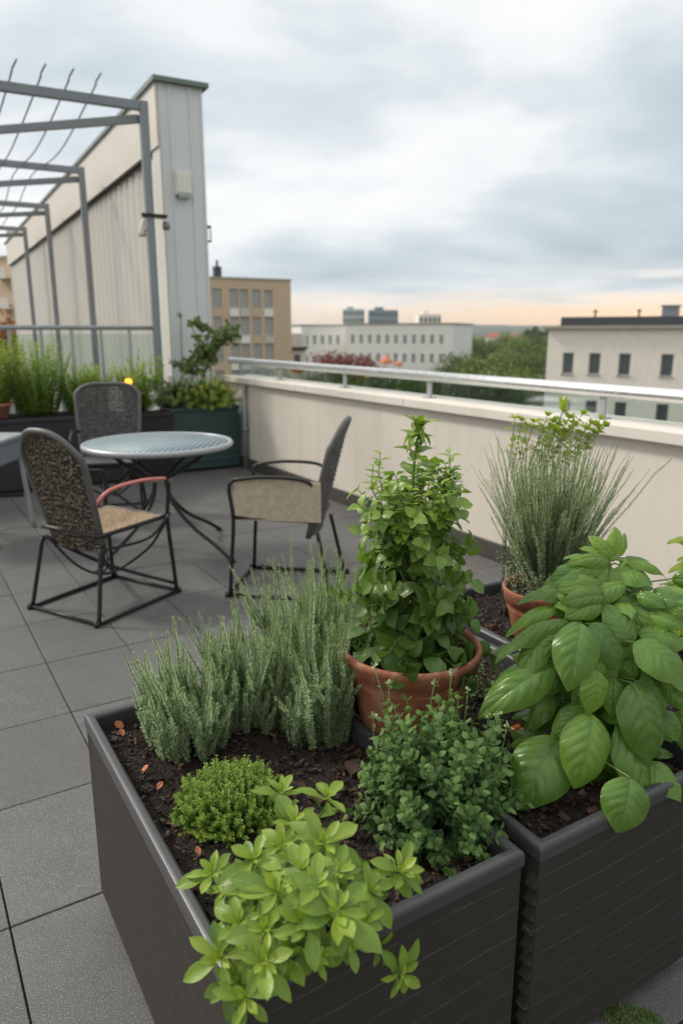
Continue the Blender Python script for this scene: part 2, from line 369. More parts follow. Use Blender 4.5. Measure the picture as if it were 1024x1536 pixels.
# ================================================================= TERRACE
def make_floor():
    mb=MB(); g=.0022; du,dv=.5,.35
    for i in range(-6,17):
        for j in range(-26,9):
            u0=.185+du*i-.5; v0=.09+dv*j
            if u0+du>7.9: continue
            v1=v0+dv
            if v0>3.11: continue
            v1=min(v1,3.12); tz=R.normal(0,.0007); r=R.random()
            b=.002
            lo=(u0+g,v0+g); hi=(u0+du-g,v1-g)
            top=[(lo[0]+b,lo[1]+b),(hi[0]-b,lo[1]+b),(hi[0]-b,hi[1]-b),(lo[0]+b,hi[1]-b)]
            bot=[(lo[0],lo[1]),(hi[0],lo[1]),(hi[0],hi[1]),(lo[0],hi[1])]
            vs=[P(a,c,tz) for a,c in top]+[P(a,c,tz-b) for a,c in bot]+[P(a,c,-.02) for a,c in bot]
            fs=[(3,2,1,0)]+[(k,(k+1)%4,4+(k+1)%4,4+k) for k in range(4)]+[(4+k,4+(k+1)%4,8+(k+1)%4,8+k) for k in range(4)]
            uv=np.zeros((12,2)); uv[:]=.5
            mb.add(vs,fs,0,uv,0,r)
    o=mb.build('terrace_floor',M['tile']); tag(o,kind='structure')
    jb=MB().box((-3.2,-9.5,-.3),(7.75,3.3,-.012),fr=UVF).build('terrace_base',M['joint']); tag(jb,kind='structure')
make_floor()
# parapet wall
pw=empty('parapet_wall',P(2.,3.2),0,'cream rendered parapet wall with a pale stone coping and dark plinth along the terrace edge','wall')
def rel(root,fr):   # geometry in world coordinates, parented to an empty without rotation
    return root
def put(mb,name,mat,root,parent=None):
    o=mb.build(name,mat); b=np.array(root.location)
    o.parent=parent or root; o.data.transform(__import__('mathutils').Matrix.Translation(-root.location)); return o
put(MB().box((-3.,3.16,-.25),(7.52,3.42,.881),fr=UVF),'wall_body',M['wall'],pw)
mb=MB(); u=-3.0
while u<7.56:
    e=min(u+1.45,7.6); mb.box((u+.002,3.105,.884),(e-.002,3.475,.945),fr=UVF); u=e
bev(put(mb,'coping',M['coping'],pw),.006)
put(MB().box((-3.,3.128,-.01),(7.5,3.163,.105),fr=UVF),'plinth',M['plinth'],pw)
# steel handrail with posts and glass standing on the coping
hr=empty('handrail',P(2.,3.3,.94),0,'brushed steel tube handrail on short posts above the cream parapet','railing')
z0=1.095
put(MB().tube([P(-3,3.27,z0),P(7.72,3.27,z0)],.035,20),'top_rail',M['steel'],hr)
for u_ in (-.55,1.15,2.66,4.16,5.3,6.5,7.45):
    p=MB(); p.box((u_-.022,3.262,.947),(u_+.022,3.278,z0-.03),fr=UVF); p.box((u_-.04,3.235,.9455),(u_+.04,3.305,.953),fr=UVF)
    bev(put(p,'post',M['greyl'],hr),.002)
us=[-3,-.55,1.15,2.66,4.16,5.3,6.5,7.45]
for a,b in zip(us[1:-1],us[2:]):
    put(MB().box((a+.035,3.267,.962),(b-.035,3.273,z0-.03),fr=UVF),'glass_panel',M['glass'],hr)
# tall clad wall beside the neighbouring terrace
U0=7.95
pl=onu(258,480,U0)@V; pr=onu(314,480,U0)@V; zt=onu(228,116,U0)[2]
VL,VR=pl,pr
tw=empty('clad_wall',P(U0,(VL+VR)/2,0),0,'tall pale metal clad wall with blue grey end face and dark cap, running back on the left','wall')
put(MB().box((U0,VL+.004,-3),(U0+.55,VR,zt-.03),fr=UVF),'end_face',M['metalend'],tw)
# flashing seams on end face
mb=MB()
for f in (.0,.22,.72,1.0):
    vv=VL+(VR-VL)*f; mb.box((U0-.016,vv-.012,-3),(U0+.002,vv+.012,zt-.035),fr=UVF)
put(mb,'corner_trim',M['metalend'],tw)
put(MB().box((U0-.07,VL-.08,zt-.03),(U0+16.2,VR+.07,zt+.015),fr=UVF),'roof_cap',M['copcap'],tw)
put(MB().box((U0-.004,VL-.05,zt-.62),(U0+16.,VL+.003,zt-.032),fr=UVF),'fascia',M['fascia'],tw)
put(MB().box((U0+.551,VL+.09,-3),(U0+15.98,VR-.002,zt-.031),fr=UVF),'wall_core',M['metalpanel'],tw)
mb=MB()   # corrugated panels
n=300; uu=np.linspace(U0+.56,U0+15.9,n); vv=VL+.045-.022*np.clip(np.sin(np.arange(n)*2*PI/6)*1.6,-1,1)
lo=[P(a,b,-3) for a,b in zip(uu,vv)]; hi=[P(a,b,zt-.5) for a,b in zip(uu,vv)]
mb.add(lo+hi,[(i,i+1,n+i+1,n+i) for i in range(n-1)],0)
put(mb,'corrugated_panel',M['metalpanel'],tw)
put(MB().box((U0-.003,VL-.03,-3),(U0+.28,VL+.002,zt-.62),fr=UVF),'corner_post',M['metalpanel'],tw)
mb=MB()
mb.tube([P(U0+.3,VL-.012,zt-.64),P(U0+15.9,VL-.012,zt-.64)],.012,8)
put(mb,'track_rail',M['black'],tw)
# fittings on the tall wall
def fitting(name,label,cat,parts,loc):
    e=empty(name,loc,0,label,cat)
    for nm,mb,m in parts: put(mb,nm,m,e)
    return e
c=onu(275,274,U0-.05); cu,cv,cz=c@U,c@V,c[2]
b=MB().box((U0-.075,cv-.085,cz-.12),(U0-.017,cv+.085,cz+.11),fr=UVF)
tw.rotation_euler.z=-.045
fitting('junction_box','small white plastic box fixed to the blue grey end of the clad wall','box',[('housing',b,M['white']),('lid',MB().box((U0-.088,cv-.075,cz-.10),(U0-.076,cv+.075,cz+.09),fr=UVF),M['white']),('base_plate',MB().box((U0-.07,cv-.06,cz-.15),(U0-.018,cv+.06,cz-.122),fr=UVF),M['greyl'])],c)
c=onu(314,342,U0+.2); cv,cz=c@V,c[2]; cv=VR
fitting('wall_lantern','small dark square lantern on a bracket at the right edge of the clad wall','lamp',[
 ('bracket',MB().tube([P(U0+.2,VR,cz+.03),P(U0+.2,VR+.1,cz+.03)],.012,8),M['black']),
 ('lantern_frame',MB().box((U0+.16,VR+.03,cz+.0),(U0+.26,VR+.13,cz+.02),fr=UVF).box((U0+.16,VR+.03,cz-.15),(U0+.26,VR+.13,cz-.135),fr=UVF).tube([P(U0+.165,VR+.035,cz-.14),P(U0+.165,VR+.035,cz)],.006,6).tube([P(U0+.165,VR+.125,cz-.14),P(U0+.165,VR+.125,cz)],.006,6),M['black']),
 ('lantern_glass',MB().box((U0+.175,VR+.045,cz-.134),(U0+.245,VR+.115,cz-.001),fr=UVF),M['glass'])],P(U0+.2,VR,cz))
# pergola on the neighbouring terrace
UP=7.62
c=onu(232,400,UP); VP_=c@V-.02; zp=onu(222,160,UP)[2]
pg=empty('pergola',P(UP,VP_,0),0,'grey steel pergola frame with diagonal top beams and thin bent wires at the upper left','pergola')
s=.040; posts=[UP,UP+3.3,UP+6.6,UP+9.9]
for i,u_ in enumerate(posts):
    bev(put(MB().box((u_-s,VP_-s,0 if i==0 else -3),(u_+s,VP_+s,zp+s),fr=UVF),'post',M['grey'],pg),.006)
    bev(put(MB().box((u_-.035,VP_-7.,zp-.045),(u_+.035,VP_-s-.002,zp+.035),fr=UVF),'cross_beam',M['grey'],pg),.004)
    L=6.; dd=nrm(A(-5372,1133,0)); q=A(0,0,zp-.145); a=P(u_,VP_)+q
    nx=A(-dd[1],dd[0],0)*.028; aa=a+dd*.06; bb=a+dd*L
    v=[aa-nx,aa+nx,bb+nx,bb-nx]; v=v+[x+A(0,0,.07) for x in v]
    put(MB().add(v,[(3,2,1,0),(4,5,6,7),(0,1,5,4),(1,2,6,5),(2,3,7,6),(3,0,4,7)],0),'diagonal_beam',M['grey'],pg)
for k in range(16):
    vv=VP_-.47-.235*k; pts=[P(UP-.20,vv+.05,zp+.17),P(UP-.11,vv+.01,zp+.10),P(UP-.02,vv,zp+.056)]
    for j in range(1,6): pts.append(P(UP+2.2*j,vv+.03*math.sin(j*2+k),zp+.05-.10*(j%2)+.02*math.sin(k+j)))
    put(MB().tube(bez(pts,8),.0085,8),'wire',M['grey'],pg)
pg.rotation_euler.z=-.045
# dark clamps on the first post
c=onu(240,325,UP)[2]
fitting('pipe_clamp','dark clamp bracket with a short spout on the near pergola post','bracket',[
 ('clamp',MB().tube([P(UP,VP_-.02,c)+.0,P(UP-.07,VP_-.09,c)],.018,8).box((UP-s-.02,VP_-s-.02,c-.015),(UP+s+.02,VP_+s+.12,c+.015),fr=UVF),M['black']),
 ('knob',MB().lathe([(0,-.05),(.035,-.05),(.04,.0),(.03,.03),(0,.035)],16,c=P(UP+.02,VP_+.17,c-.07)),M['grey'])],P(UP,VP_,c))
c=onu(216,345,UP+.1)
fitting('spot_lamp','small pale spot lamp beside the near pergola post','lamp',[
 ('arm',MB().tube([P(UP,VP_-s,c[2]),c],.012,8),M['greyl']),
 ('lamp_head',MB().lathe([(0,-.06),(.055,-.06),(.06,-.03),(.03,.05),(.018,.09),(0,.09)],16,c=c),M['fascia'])],c)
# back railing with balusters and glass
ZR=1.4+(498-491.5)/1133*7.
rl=empty('back_railing',P(UP,-2,0),0,'grey metal railing with thin balusters and glass behind the feathery green plants','railing')
put(MB().tube([P(UP,VP_-s-.002,ZR),P(UP,-7.5,ZR)],.022,12),'top_rail',M['greyl'],rl)
for k in range(34):
    v_=VP_-.28*(k+1); put(MB().box((UP-.008,v_-.016,.0),(UP+.008,v_+.016,ZR-.018),fr=UVF),'baluster',M['greyl'],rl)
put(MB().box((UP+.012,-7.4,.12),(UP+.020,VP_-s-.01,ZR-.06),fr=UVF),'glass_panel',M['glass'],rl)
# neighbouring roof behind and the building body below
o=MB().box((7.78,-12,-3.2),(26,pr+.8,-.9),fr=UVF).build('neighbour_roof',M['plinth']); tag(o,kind='structure')
bd=empty('terrace_building',P(2,-3,-14),0,'cream rendered building that carries the roof terrace, seen only below the parapet edge','building')
put(MB().box((-4,-12,-14.5),(26,3.38,-3.3),fr=UVF),'body',M['wall'],bd)
put(MB().box((-3.1,-9.6,-3.28),(7.7,3.15,-.31),fr=UVF),'upper_body',M['wall'],bd)
# ================================================================= PLANTERS
ZT=.53
def planter(name,u0,u1,v0,v1,label,left_teeth=False,moundseed=1,soilz=.485):
    e=empty(name,P((u0+u1)/2,(v0+v1)/2,0),0,label,'planter','dark planters standing side by side'); w=.024; zb=.045
    for q in ((u0+.004,v0+.004,u0+.02,v1-.004),(u1-.02,v0+.004,u1-.004,v1-.004)):
        bev(put(MB().box((q[0],q[1],zb),(q[2],q[3],ZT-.022),fr=UVF),'end_panel',M['planter'],e),.002)
    for q in ((u0+.0205,v0+.004,u1-.0205,v0+.02),(u0+.0205,v1-.02,u1-.0205,v1-.004)):
        bev(put(MB().box((q[0],q[1],zb),(q[2],q[3],ZT-.022),fr=UVF),'side_panel',M['planter'],e),.002)
    # rim as one mitred ring with a rounded section
    sec=[(0,-.030),(-.0,-.008),(.003,-.002),(.009,0),(w-.007,0),(w-.002,-.003),(w,-.009),(w,-.07)]
    m=MB(); vs=[]; fs=[]; k=len(sec)
    for (cu,cv,su,sv) in ((u0,v0,1,1),(u1,v0,-1,1),(u1,v1,-1,-1),(u0,v1,1,-1)):
        for d,z in sec: vs.append(P(cu+su*d,cv+sv*d,ZT+z))
    for c in range(4):
        for i in range(k): fs.append((c*k+i,c*k+(i+1)%k,((c+1)%4)*k+(i+1)%k,((c+1)%4)*k+i))
    m.add(vs,fs,0); bev(put(m,'rim',M['rim'],e),.0025,2,20)
    m=MB().box((u0+.022,v0+.022,.1),(u1-.022,v1-.022,.3),fr=UVF); put(m,'liner',M['joint'],e)
    for a in (u0+.10,u1-.12):
        for b in (v0+.03,v1-.07):
            m=MB().lathe([(0,0),(.016,0),(.02,.006),(.02,.03),(.012,.036),(.012,zb+.004)],14,c=P(a,b+.02,0)); put(m,'foot',M['black'],e)
    if left_teeth:    # zig-zag joint strip in the gap to the neighbouring planter
        m=MB(); n=13; h=(ZT-.06-zb)/n
        for i in range(n):
            z=zb+h*i; vs=[P(u0+.006,v0+.0035,z),P(u0+.006,v0-.008,z+h*.25),P(u0+.006,v0+.0035,z+h*.8)]; vs+= [x+U*.02 for x in vs]
            m.add(vs,[(0,1,2),(5,4,3),(0,3,4,1),(1,4,5,2),(2,5,3,0)],0)
        put(m,'joint_strip',M['planter'],e)
    # soil surface
    n=90; us=np.linspace(u0+w*.7,u1-w*.7,n); vs_=np.linspace(v0+w*.7,v1-w*.7,int(n*(v1-v0)/(u1-u0)))
    from mathutils import noise as mn, Vector as VV
    pts=[];
    for a in us:
        for b in vs_:
            q=P(a,b); z=soilz+.018*mn.noise(VV((q[0]*5,q[1]*5,moundseed)))+.008*mn.noise(VV((q[0]*40,q[1]*40,moundseed)))+.005*mn.noise(VV((q[0]*110,q[1]*110,moundseed)))
            pts.append(q+A(0,0,z))
    nv=len(vs_); m=MB(); m.add(pts,[(i*nv+j,(i+1)*nv+j,(i+1)*nv+j+1,i*nv+j+1)[::-1] for i in range(n-1) for j in range(nv-1)],0,smooth=True)
    put(m,'soil',M['soil'],e)
    # bark chips
    N=2600; a=R.uniform(u0+w,u1-w,N); b=R.uniform(v0+w,v1-w,N); pos=np.array([P(x,y,soilz+.004) for x,y in zip(a,b)]); pos[:,2]+=np.array([.018*mn.noise(VV((p[0]*5,p[1]*5,moundseed))) for p in pos])+R.uniform(-.004,.005,N)
    d=R.normal(0,1,(N,3)); d[:,2]*=.3; up=A(0,0,1)+R.normal(0,.45,(N,3)); L=R.lognormal(math.log(.0085),.45,N)
    box=(A((-.3,0,0),(.3,.05,0),(.38,.9,.02),(-.2,1,0),(-.25,.05,.22),(.25,.1,.25),(.3,.8,.2),(-.15,.9,.24)).reshape(8,3),np.array([(3,2,1,0),(4,5,6,7),(0,1,5,4),(1,2,6,5),(2,3,7,6),(3,0,4,7)]),np.full((8,2),.5))
    m=MB(); inst(m,box,pos,d,up,L,R.uniform(.5,1.3,N),0,R.random(N)**1.3*.86,smooth=False)
    o=put(m,'mulch',M['chip'],e); o['kind']='stuff'
    return e
pA=planter('planter_box',.765,1.645,.295,.84,'dark grey planter nearest the camera holding the rosemary and light green herb')
pB=planter('planter_box',.755,1.64,.866,1.395,'dark grey planter on the right that holds the big basil',True,2,.475)
pC=planter('planter_box',.80,1.86,1.43,2.02,'dark planter at the far right behind the basil, holding the potted feathery grey shrub',False,3,.49)
# fallen orange leaves on the mulch of the near planter
leafdry=simple('dry_leaf',(.42,.14,.06),.6,0,.4,60,.4)
spots=[((178,1076),.014,'small orange dry leaf nearest the far left corner of the front planter'),((186,1092),.019,'curled orange dry leaf just in front of the far left corner leaf'),((186,1104),.014,'pale orange dry leaf lying by the left rim below the curled one'),
 ((313,1131),.013,'small orange dry leaf standing upright below the rosemary'),((267,1154),.012,'round orange dry leaf at the foot of the left rosemary stems'),((235,1183),.013,'orange leaf scrap on the soil left of the lime green mound'),((255,1196),.011,'pale scrap on the soil just below left of the lime green mound'),
 ((212,1160),.016,'reddish leaf scrap close to the left rim of the front planter'),((300,1283),.012,'reddish leaf scrap near the left rim above the light green herb')]
tp=template(ovate(.36,.5),6,2,.5,-.35,0,0,.05)
for i,((x,y),L,lab) in enumerate(spots):
    p=onz(x,y,.492); m=MB(); a=R.uniform(0,6.28)
    inst(m,tp,A(0,0,0),A(math.cos(a),math.sin(a),.35+.8*(i==3)),A(R.normal(0,.3),R.normal(0,.3),1),L*1.25)
    o=m.build('dry_leaf',leafdry,loc=p); tag(o,lab,'leaf','dry leaves on the front planter soil')
    s=o.modifiers.new('s','SOLIDIFY'); s.thickness=.0006
# ================================================================= POTS
def pot(label,c,r,h,rb,rimh=.05,tiltg='terracotta pots'):
    e=empty('terracotta_pot',c,0,label,'pot',tiltg)
    prof=[(0,.0),(rb*.97,0),(rb,.004),(r*.90,h-rimh),(r*.905,h-rimh+.003),(r*.955,h-rimh*.9),(r*.965,h-.024),(r*.985,h-.02),(r,h-.013),(r*1.003,h-.006),(r*.99,h-.001),(r*.965,h),(r*.93,h-.003),(r*.905,h-.012),(r*.89,h-.03),(r*.88,h-.07)]
    m=MB().lathe(prof,72); put2=m.build('pot_body',M['terra'],e)
    rr=r*.89; N=26; m=MB(); vs=[(0,0,h-.024)]; fs=[]
    for i in range(1,N+1):
        for k in range(64):
            a=k/64*2*PI; q=rr*i/N; vs.append((q*math.cos(a),q*math.sin(a),h-.026-.012*(i/N)**3+R.normal(0,.0018)))
    fs+=[(0,1+k,1+(k+1)%64) for k in range(64)]
    fs+=[(1+(i-1)*64+k,1+i*64+k,1+i*64+(k+1)%64,1+(i-1)*64+(k+1)%64) for i in range(1,N) for k in range(64)]
    m.add(vs,fs,0,smooth=True); m.build('soil',M['soil'],e)
    n=350; a=R.uniform(0,6.28,n); q=rr*np.sqrt(R.random(n))*.96; m=MB()
    box=(A((-.3,0,0),(.3,.05,0),(.38,.9,.02),(-.2,1,0),(-.25,.05,.22),(.25,.1,.25),(.3,.8,.2),(-.15,.9,.24)).reshape(8,3),np.array([(3,2,1,0),(4,5,6,7),(0,1,5,4),(1,2,6,5),(2,3,7,6),(3,0,4,7)]),np.full((8,2),.5))
    inst(m,box,np.stack([q*np.cos(a),q*np.sin(a),np.full(n,h-.027)],1),R.normal(0,1,(n,3))*A(1,1,.3),A(0,0,1)+R.normal(0,.5,(n,3)),R.lognormal(math.log(.006),.4,n),1,0,R.random(n)*.8,smooth=False)
    o=m.build('mulch',M['chip'],e); o['kind']='stuff'; return e
POT1=A(.166,1.55,.47); POT1=P(1.252,.950,.475)
pot('round terracotta pot with a rolled rim holding the tall leafy green plant',POT1,.162,.232,.106)
POT2=P(1.47,1.62,.49)
pot('terracotta pot of the feathery grey green shrub behind the basil',POT2,.128,.165,.088)
# ================================================================= PLANTS
LM={}
LM['rosemary']=leafmat('rosemary_leaf',(.11,.20,.075),(.39,.49,.29),(.30,.48,.15),.2,.55)
LM['thyme']=leafmat('thyme_leaf',(.045,.105,.018),(.15,.26,.035),(.33,.45,.06),.28,.5)
LM['light']=leafmat('light_herb_leaf',(.055,.13,.016),(.17,.28,.03),(.37,.47,.05),.3,.42,5,(.34,.5,.16))
LM['oreg']=leafmat('oregano_leaf',(.024,.068,.022),(.085,.16,.055),(.17,.28,.075),.25,.6,3,(.12,.21,.09),.0006,.22)
LM['pot']=leafmat('potted_herb_leaf',(.026,.075,.018),(.115,.205,.045),(.36,.50,.06),.28,.36,4,(.2,.33,.1))
LM['basil']=leafmat('basil_leaf',(.034,.10,.015),(.15,.285,.042),(.28,.44,.045),.26,.30,6,(.17,.29,.08),.0016,.5)
LM['lav']=leafmat('grey_shrub_leaf',(.13,.18,.085),(.40,.46,.29),(.30,.42,.16),.2,.65)
LM['yel']=leafmat('yellow_green_leaf',(.14,.25,.03),(.32,.42,.06),(.48,.55,.08),.35,.42,4)
LM['grass']=leafmat('feathery_leaf',(.075,.15,.02),(.21,.32,.05),(.36,.45,.07),.35,.5)
LM['dkshrub']=leafmat('dark_shrub_leaf',(.03,.06,.02),(.10,.15,.045),(.22,.3,.05),.25,.5)
M['stemg']=simple('green_stem',(.13,.20,.05),.6); M['stemb']=simple('woody_stem',(.085,.052,.032),.8,0,.3,60,.4)
M['stemd']=simple('dark_stem',(.055,.07,.03),.7)
def plant(name,c,label,cat,parts,group=None):
    e=empty(name,c,0,label,cat,group)
    for nm,mb,m in parts:
        if mb.n: put(mb,nm,m,e)
    return e
# ---- rosemary clumps
def rosemary(c,nst,rad,h,label,lean=(0,0,0),seed=0,extra=()):
    S=MB();L=MB()
    lst=[(R.uniform(0,6.28),rad*math.sqrt(R.random()),None) for _ in range(nst)]
    for a,q,_ in lst:
        b=c+A(q*.8*math.cos(a),q*.8*math.sin(a),-.012); hh=h*R.uniform(.35,1.)*(1-.3*(q/rad)**2)
        d=A(math.cos(a)*q*1.0,math.sin(a)*q*1.0,.5)+np.array(lean)+R.normal(0,.065,3)
        p=stempath(b,d,hh,10,(R.normal(0,.09),R.normal(0,.09),.12),.007)
        S.tube(p,np.linspace(.0016,.0007,len(p)),5)
        for _ in range(3):
            i_=R.integers(2,7); q_=stempath(p[i_],nrm(R.normal(0,.5,3)*A(1,1,0)+A(0,0,1)),hh*R.uniform(.15,.3),5,(0,0,.3)); S.tube(q_,.0008,4); leafy(L,TP['needle'],q_,int(hh*.22/.0036),6,lambda t:.0095*(1-.4*t**3),lambda t:1.15-.45*t,lambda t:max(0,t-.5)*1.4,.05,1.,R.random()*6,2.4,.4,1.3,.03)
        k=int(hh/.0036)
        leafy(L,TP['needle'],p,k,6,lambda t:.0105*(1-.5*t**4)*(.8+.2*math.sin(t*PI)),lambda t:1.3-.4*t,lambda t:max(0,(t-.7)*2.6),.04,1.,R.random()*6,2.4,.4,1.35,.02)
    for (dx,dy,hh,lx) in extra:
        p=stempath(c+A(dx,dy,-.01),A(lx,0,1),hh,10,(0,0,.1),.003); S.tube(p,np.linspace(.0016,.0007,len(p)),5)
        leafy(L,TP['needle'],p,int(hh/.0046),5,lambda t:.014*(1-.5*t**3),lambda t:1.2-.45*t,lambda t:max(0,(t-.7)*3.3),.04,1.,R.random()*6,2.4,.28,1.2,.18)
    return plant('rosemary_plant',c,label,'rosemary',[('stems',S,M['stemb']),('foliage',L,LM['rosemary'])],'rosemary clumps in the front planter')
def pz(x,y,z): return onz(x,y,z)
rosemary(pz(285,1112,.48),84,.112,.27,'low rosemary clump at the left end of the front planter, leaning over the rim',(-.03,0,0),extra=[(-.075,.0,.2,-.17),(-.03,.0,.26,-.03),(.0,.02,.28,-.1)])
rosemary(pz(385,1075,.48),90,.115,.32,'medium high rosemary clump between the low clump and the tallest one',(0,.02,0))
rosemary(pz(478,1092,.48),115,.115,.385,'tallest rosemary clump, just left of the terracotta pot',(.02,.03,0))
rosemary(pz(335,1085,.48),60,.09,.27,'short rosemary stems filling the space between the low clump and the medium high clump',(0,.02,0))
rosemary(pz(455,1030,.48),80,.105,.41,'rosemary clump at the back of the front planter behind the tallest stems',(-.02,.05,0))
rosemary(pz(520,1040,.48),40,.065,.39,'narrow rosemary clump squeezed against the left side of the terracotta pot',(-.02,.03,0))
# ---- thyme mound
def mound(c,r,h,nst,tp,Lf,mat,name,label,cat,k=9,flat=.75,per=2,stemm='stemg',step=PI/2,ang=lambda t:1.0-.3*t,age=lambda t:t**2*.8,lenv=.5,W=1.,jit=.35,sprd=.25):
    S=MB();L=MB()
    for i in range(nst):
        a=R.uniform(0,6.28); e=math.acos(1-R.random()*.98)   # polar angle
        tgt=A(math.sin(e)*math.cos(a)*r,math.sin(e)*math.sin(a)*r,math.cos(e)*h+.004)*R.uniform(.78,1.08)
        b=c+A(tgt[0]*sprd,tgt[1]*sprd,-.005); d=c+tgt-b; n=np.linalg.norm(d)
        p=stempath(b,d+A(0,0,.0),n,6,R.normal(0,.06,3),.01)
        S.tube(p,np.linspace(.0013,.0005,len(p)),4)
        leafy(L,tp,p,k,per,Lf,ang,age,lenv,1.,R.random()*6,step,jit,W,.1)
    return plant(name,c,label,cat,[('stems',S,M[stemm]),('foliage',L,mat)])
mound(pz(348,1215,.478),.112,.082,800,TP['tiny'],lambda t:.0072*(1-.3*t),LM['thyme'],'thyme_plant','low round lime green thyme mound on the soil of the front planter','thyme',8,per=3,step=1.0,jit=.4,age=lambda t:t**3*.9,W=1.05,sprd=.75)
# ---- oregano mound
oc=pz(655,1230,.478)
mound(oc,.158,.225,240,TP['round'],lambda t:.030*(1-.45*t),LM['oreg'],'oregano_plant','bushy blue green oregano mound in front of the terracotta pot','oregano',8,per=2,lenv=.45,ang=lambda t:1.15-.35*t,age=lambda t:t**4*.8,W=1.05)
def flowerstems(c,lst,name,label,fl,flm):
    S=MB();L=MB();KS=[]
    for (dx,dy,h,lx,ly) in lst:
        p=stempath(c+A(dx,dy,0),A(lx,ly,1),h,9,(R.normal(0,.08),R.normal(0,.08),0),.005); S.tube(p,np.linspace(.0017,.0009,len(p)),5)
        leafy(L,TP['ovate3'],p,7,2,lambda t:.016*(1-.4*t),lambda t:1.,lambda t:.4+.5*t,.25,.97,R.random()*6,PI/2,.3,.9,.1)
        e=p[-1]; n=9; K=MB(); KS.append(K); inst(K,TP['tiny'],e+R.normal(0,.0025,(n,3)),R.normal(0,1,(n,3))+A(0,0,.8),R.normal(0,1,(n,3)),.0075,1.2,.9)
    return plant(name,c,label,'herb',[('stems',S,M['stemg']),('foliage',L,LM['oreg'])]+[('flower_bud',K,flm) for K in KS])
paleb=simple('pale_bud',(.33,.38,.20),.6)
flowerstems(oc,[(-.09,.07,.245,-.03,0),(-.06,.06,.27,-.1,.05),(-.03,.06,.25,.02,.05),(.045,.06,.225,.06,.05),(.065,.04,.215,.15,.05),(.1,.03,.18,.25,.05),(-.11,.05,.21,-.1,0),(.02,.07,.25,.02,.05),(.085,.05,.2,.1,.02)],'oregano_flower_stem','thin oregano stems with pale buds rising above the blue green mound','',paleb)
# ---- light green herb spilling over the near corner
def lightherb():
    c=P(.93,.46,.478); S=MB();L=MB()
    ros_=[(418,1350,.665,1.15),(484,1279,.665,1.25),(424,1206,.655,1.0),(486,1213,.65,.9),(590,1318,.615,1.0),(588,1449,.535,1.0),(503,1378,.665,1.2),(398,1448,.62,1.15),(328,1318,.615,.95),(340,1440,.575,1.0),(372,1496,.55,.95),(362,1393,.63,1.05),(548,1345,.62,1.0),(462,1395,.655,1.1),(384,1300,.65,1.0),(430,1440,.615,1.0),(450,1320,.69,1.),(540,1392,.62,.9),(440,1250,.67,1.),(345,1345,.62,.8),(380,1348,.64,1.),(425,1280,.67,1.),(472,1340,.68,1.),(470,1440,.60,.9),(505,1320,.66,.9),(405,1400,.65,1.),(350,1470,.55,.8),(520,1420,.60,.85)]
    for x,y,z,s in ros_:
        z+=R.uniform(-.02,.018)*(z>.6); s*=R.uniform(.72,.95)
        tip=onz(x,y,z); b=c+(tip-c)*A(.22,.22,0)+R.normal(0,.012,3)*A(1,1,0)
        mid=(b+tip)/2+A(0,0,.035)+(tip-c)*A(.08,.08,0)
        p=bez([b,mid,tip],8); ax=nrm(p[-1]-p[-3]); S.tube(p,np.linspace(.0028,.0016,len(p)),6)
        # push the last leg up so that the rosette faces the sky
        hang=1. if (x,y)==(588,1449) else 0.
        q=bez([p[-4],p[-1],p[-1]+nrm(ax*.6+A(0,-.15,.8-hang*.6))*.016],6)
        n1=5 
        leafy(L,TP['obov'],p,n1,2,lambda t:.038*s*R.uniform(.8,1.1),lambda t:1.05,lambda t:-.1+.35*t,.3,.95,R.random()*3,PI/2,.25,1.,.12)
        t_,pp,dd=nodes(q,1,1,1); e=q[-1]; d=nrm(q[-1]-q[-2])
        x_,y_=perp(d); a0=R.random()*6
        for ring,(n,an,LL,ag) in enumerate(((4,1.45,.052,.2),(4,1.15,.044,.5),(4,.75,.027,.85),(4,.35,.015,1.))):
            a=a0+ring*PI/4*1.1+np.arange(n)*2*PI/n+R.normal(0,.28,n); o=x_*np.cos(a)[:,None]+y_*np.sin(a)[:,None]; an_=an+R.normal(0,.22,n)
            dr=d*np.cos(an_)[:,None]+o*np.sin(an_)[:,None]; up=d*np.sin(an_)[:,None]-o*np.cos(an_)[:,None]
            inst(L,TP['obov'],e+d*.003*ring+o*.0015,dr,up,LL*s*R.uniform(.7,1.25,n),R.uniform(.6,.9,n),np.clip(ag+R.normal(0,.12,n),0,1),curlv=R.uniform(-.05,.2,n))
    plant('leafy_herb',c,'light green leafy herb with rosettes spilling over the near corner of the front planter','herb',[('stems',S,M['stemg']),('foliage',L,LM['light'])])
lightherb()
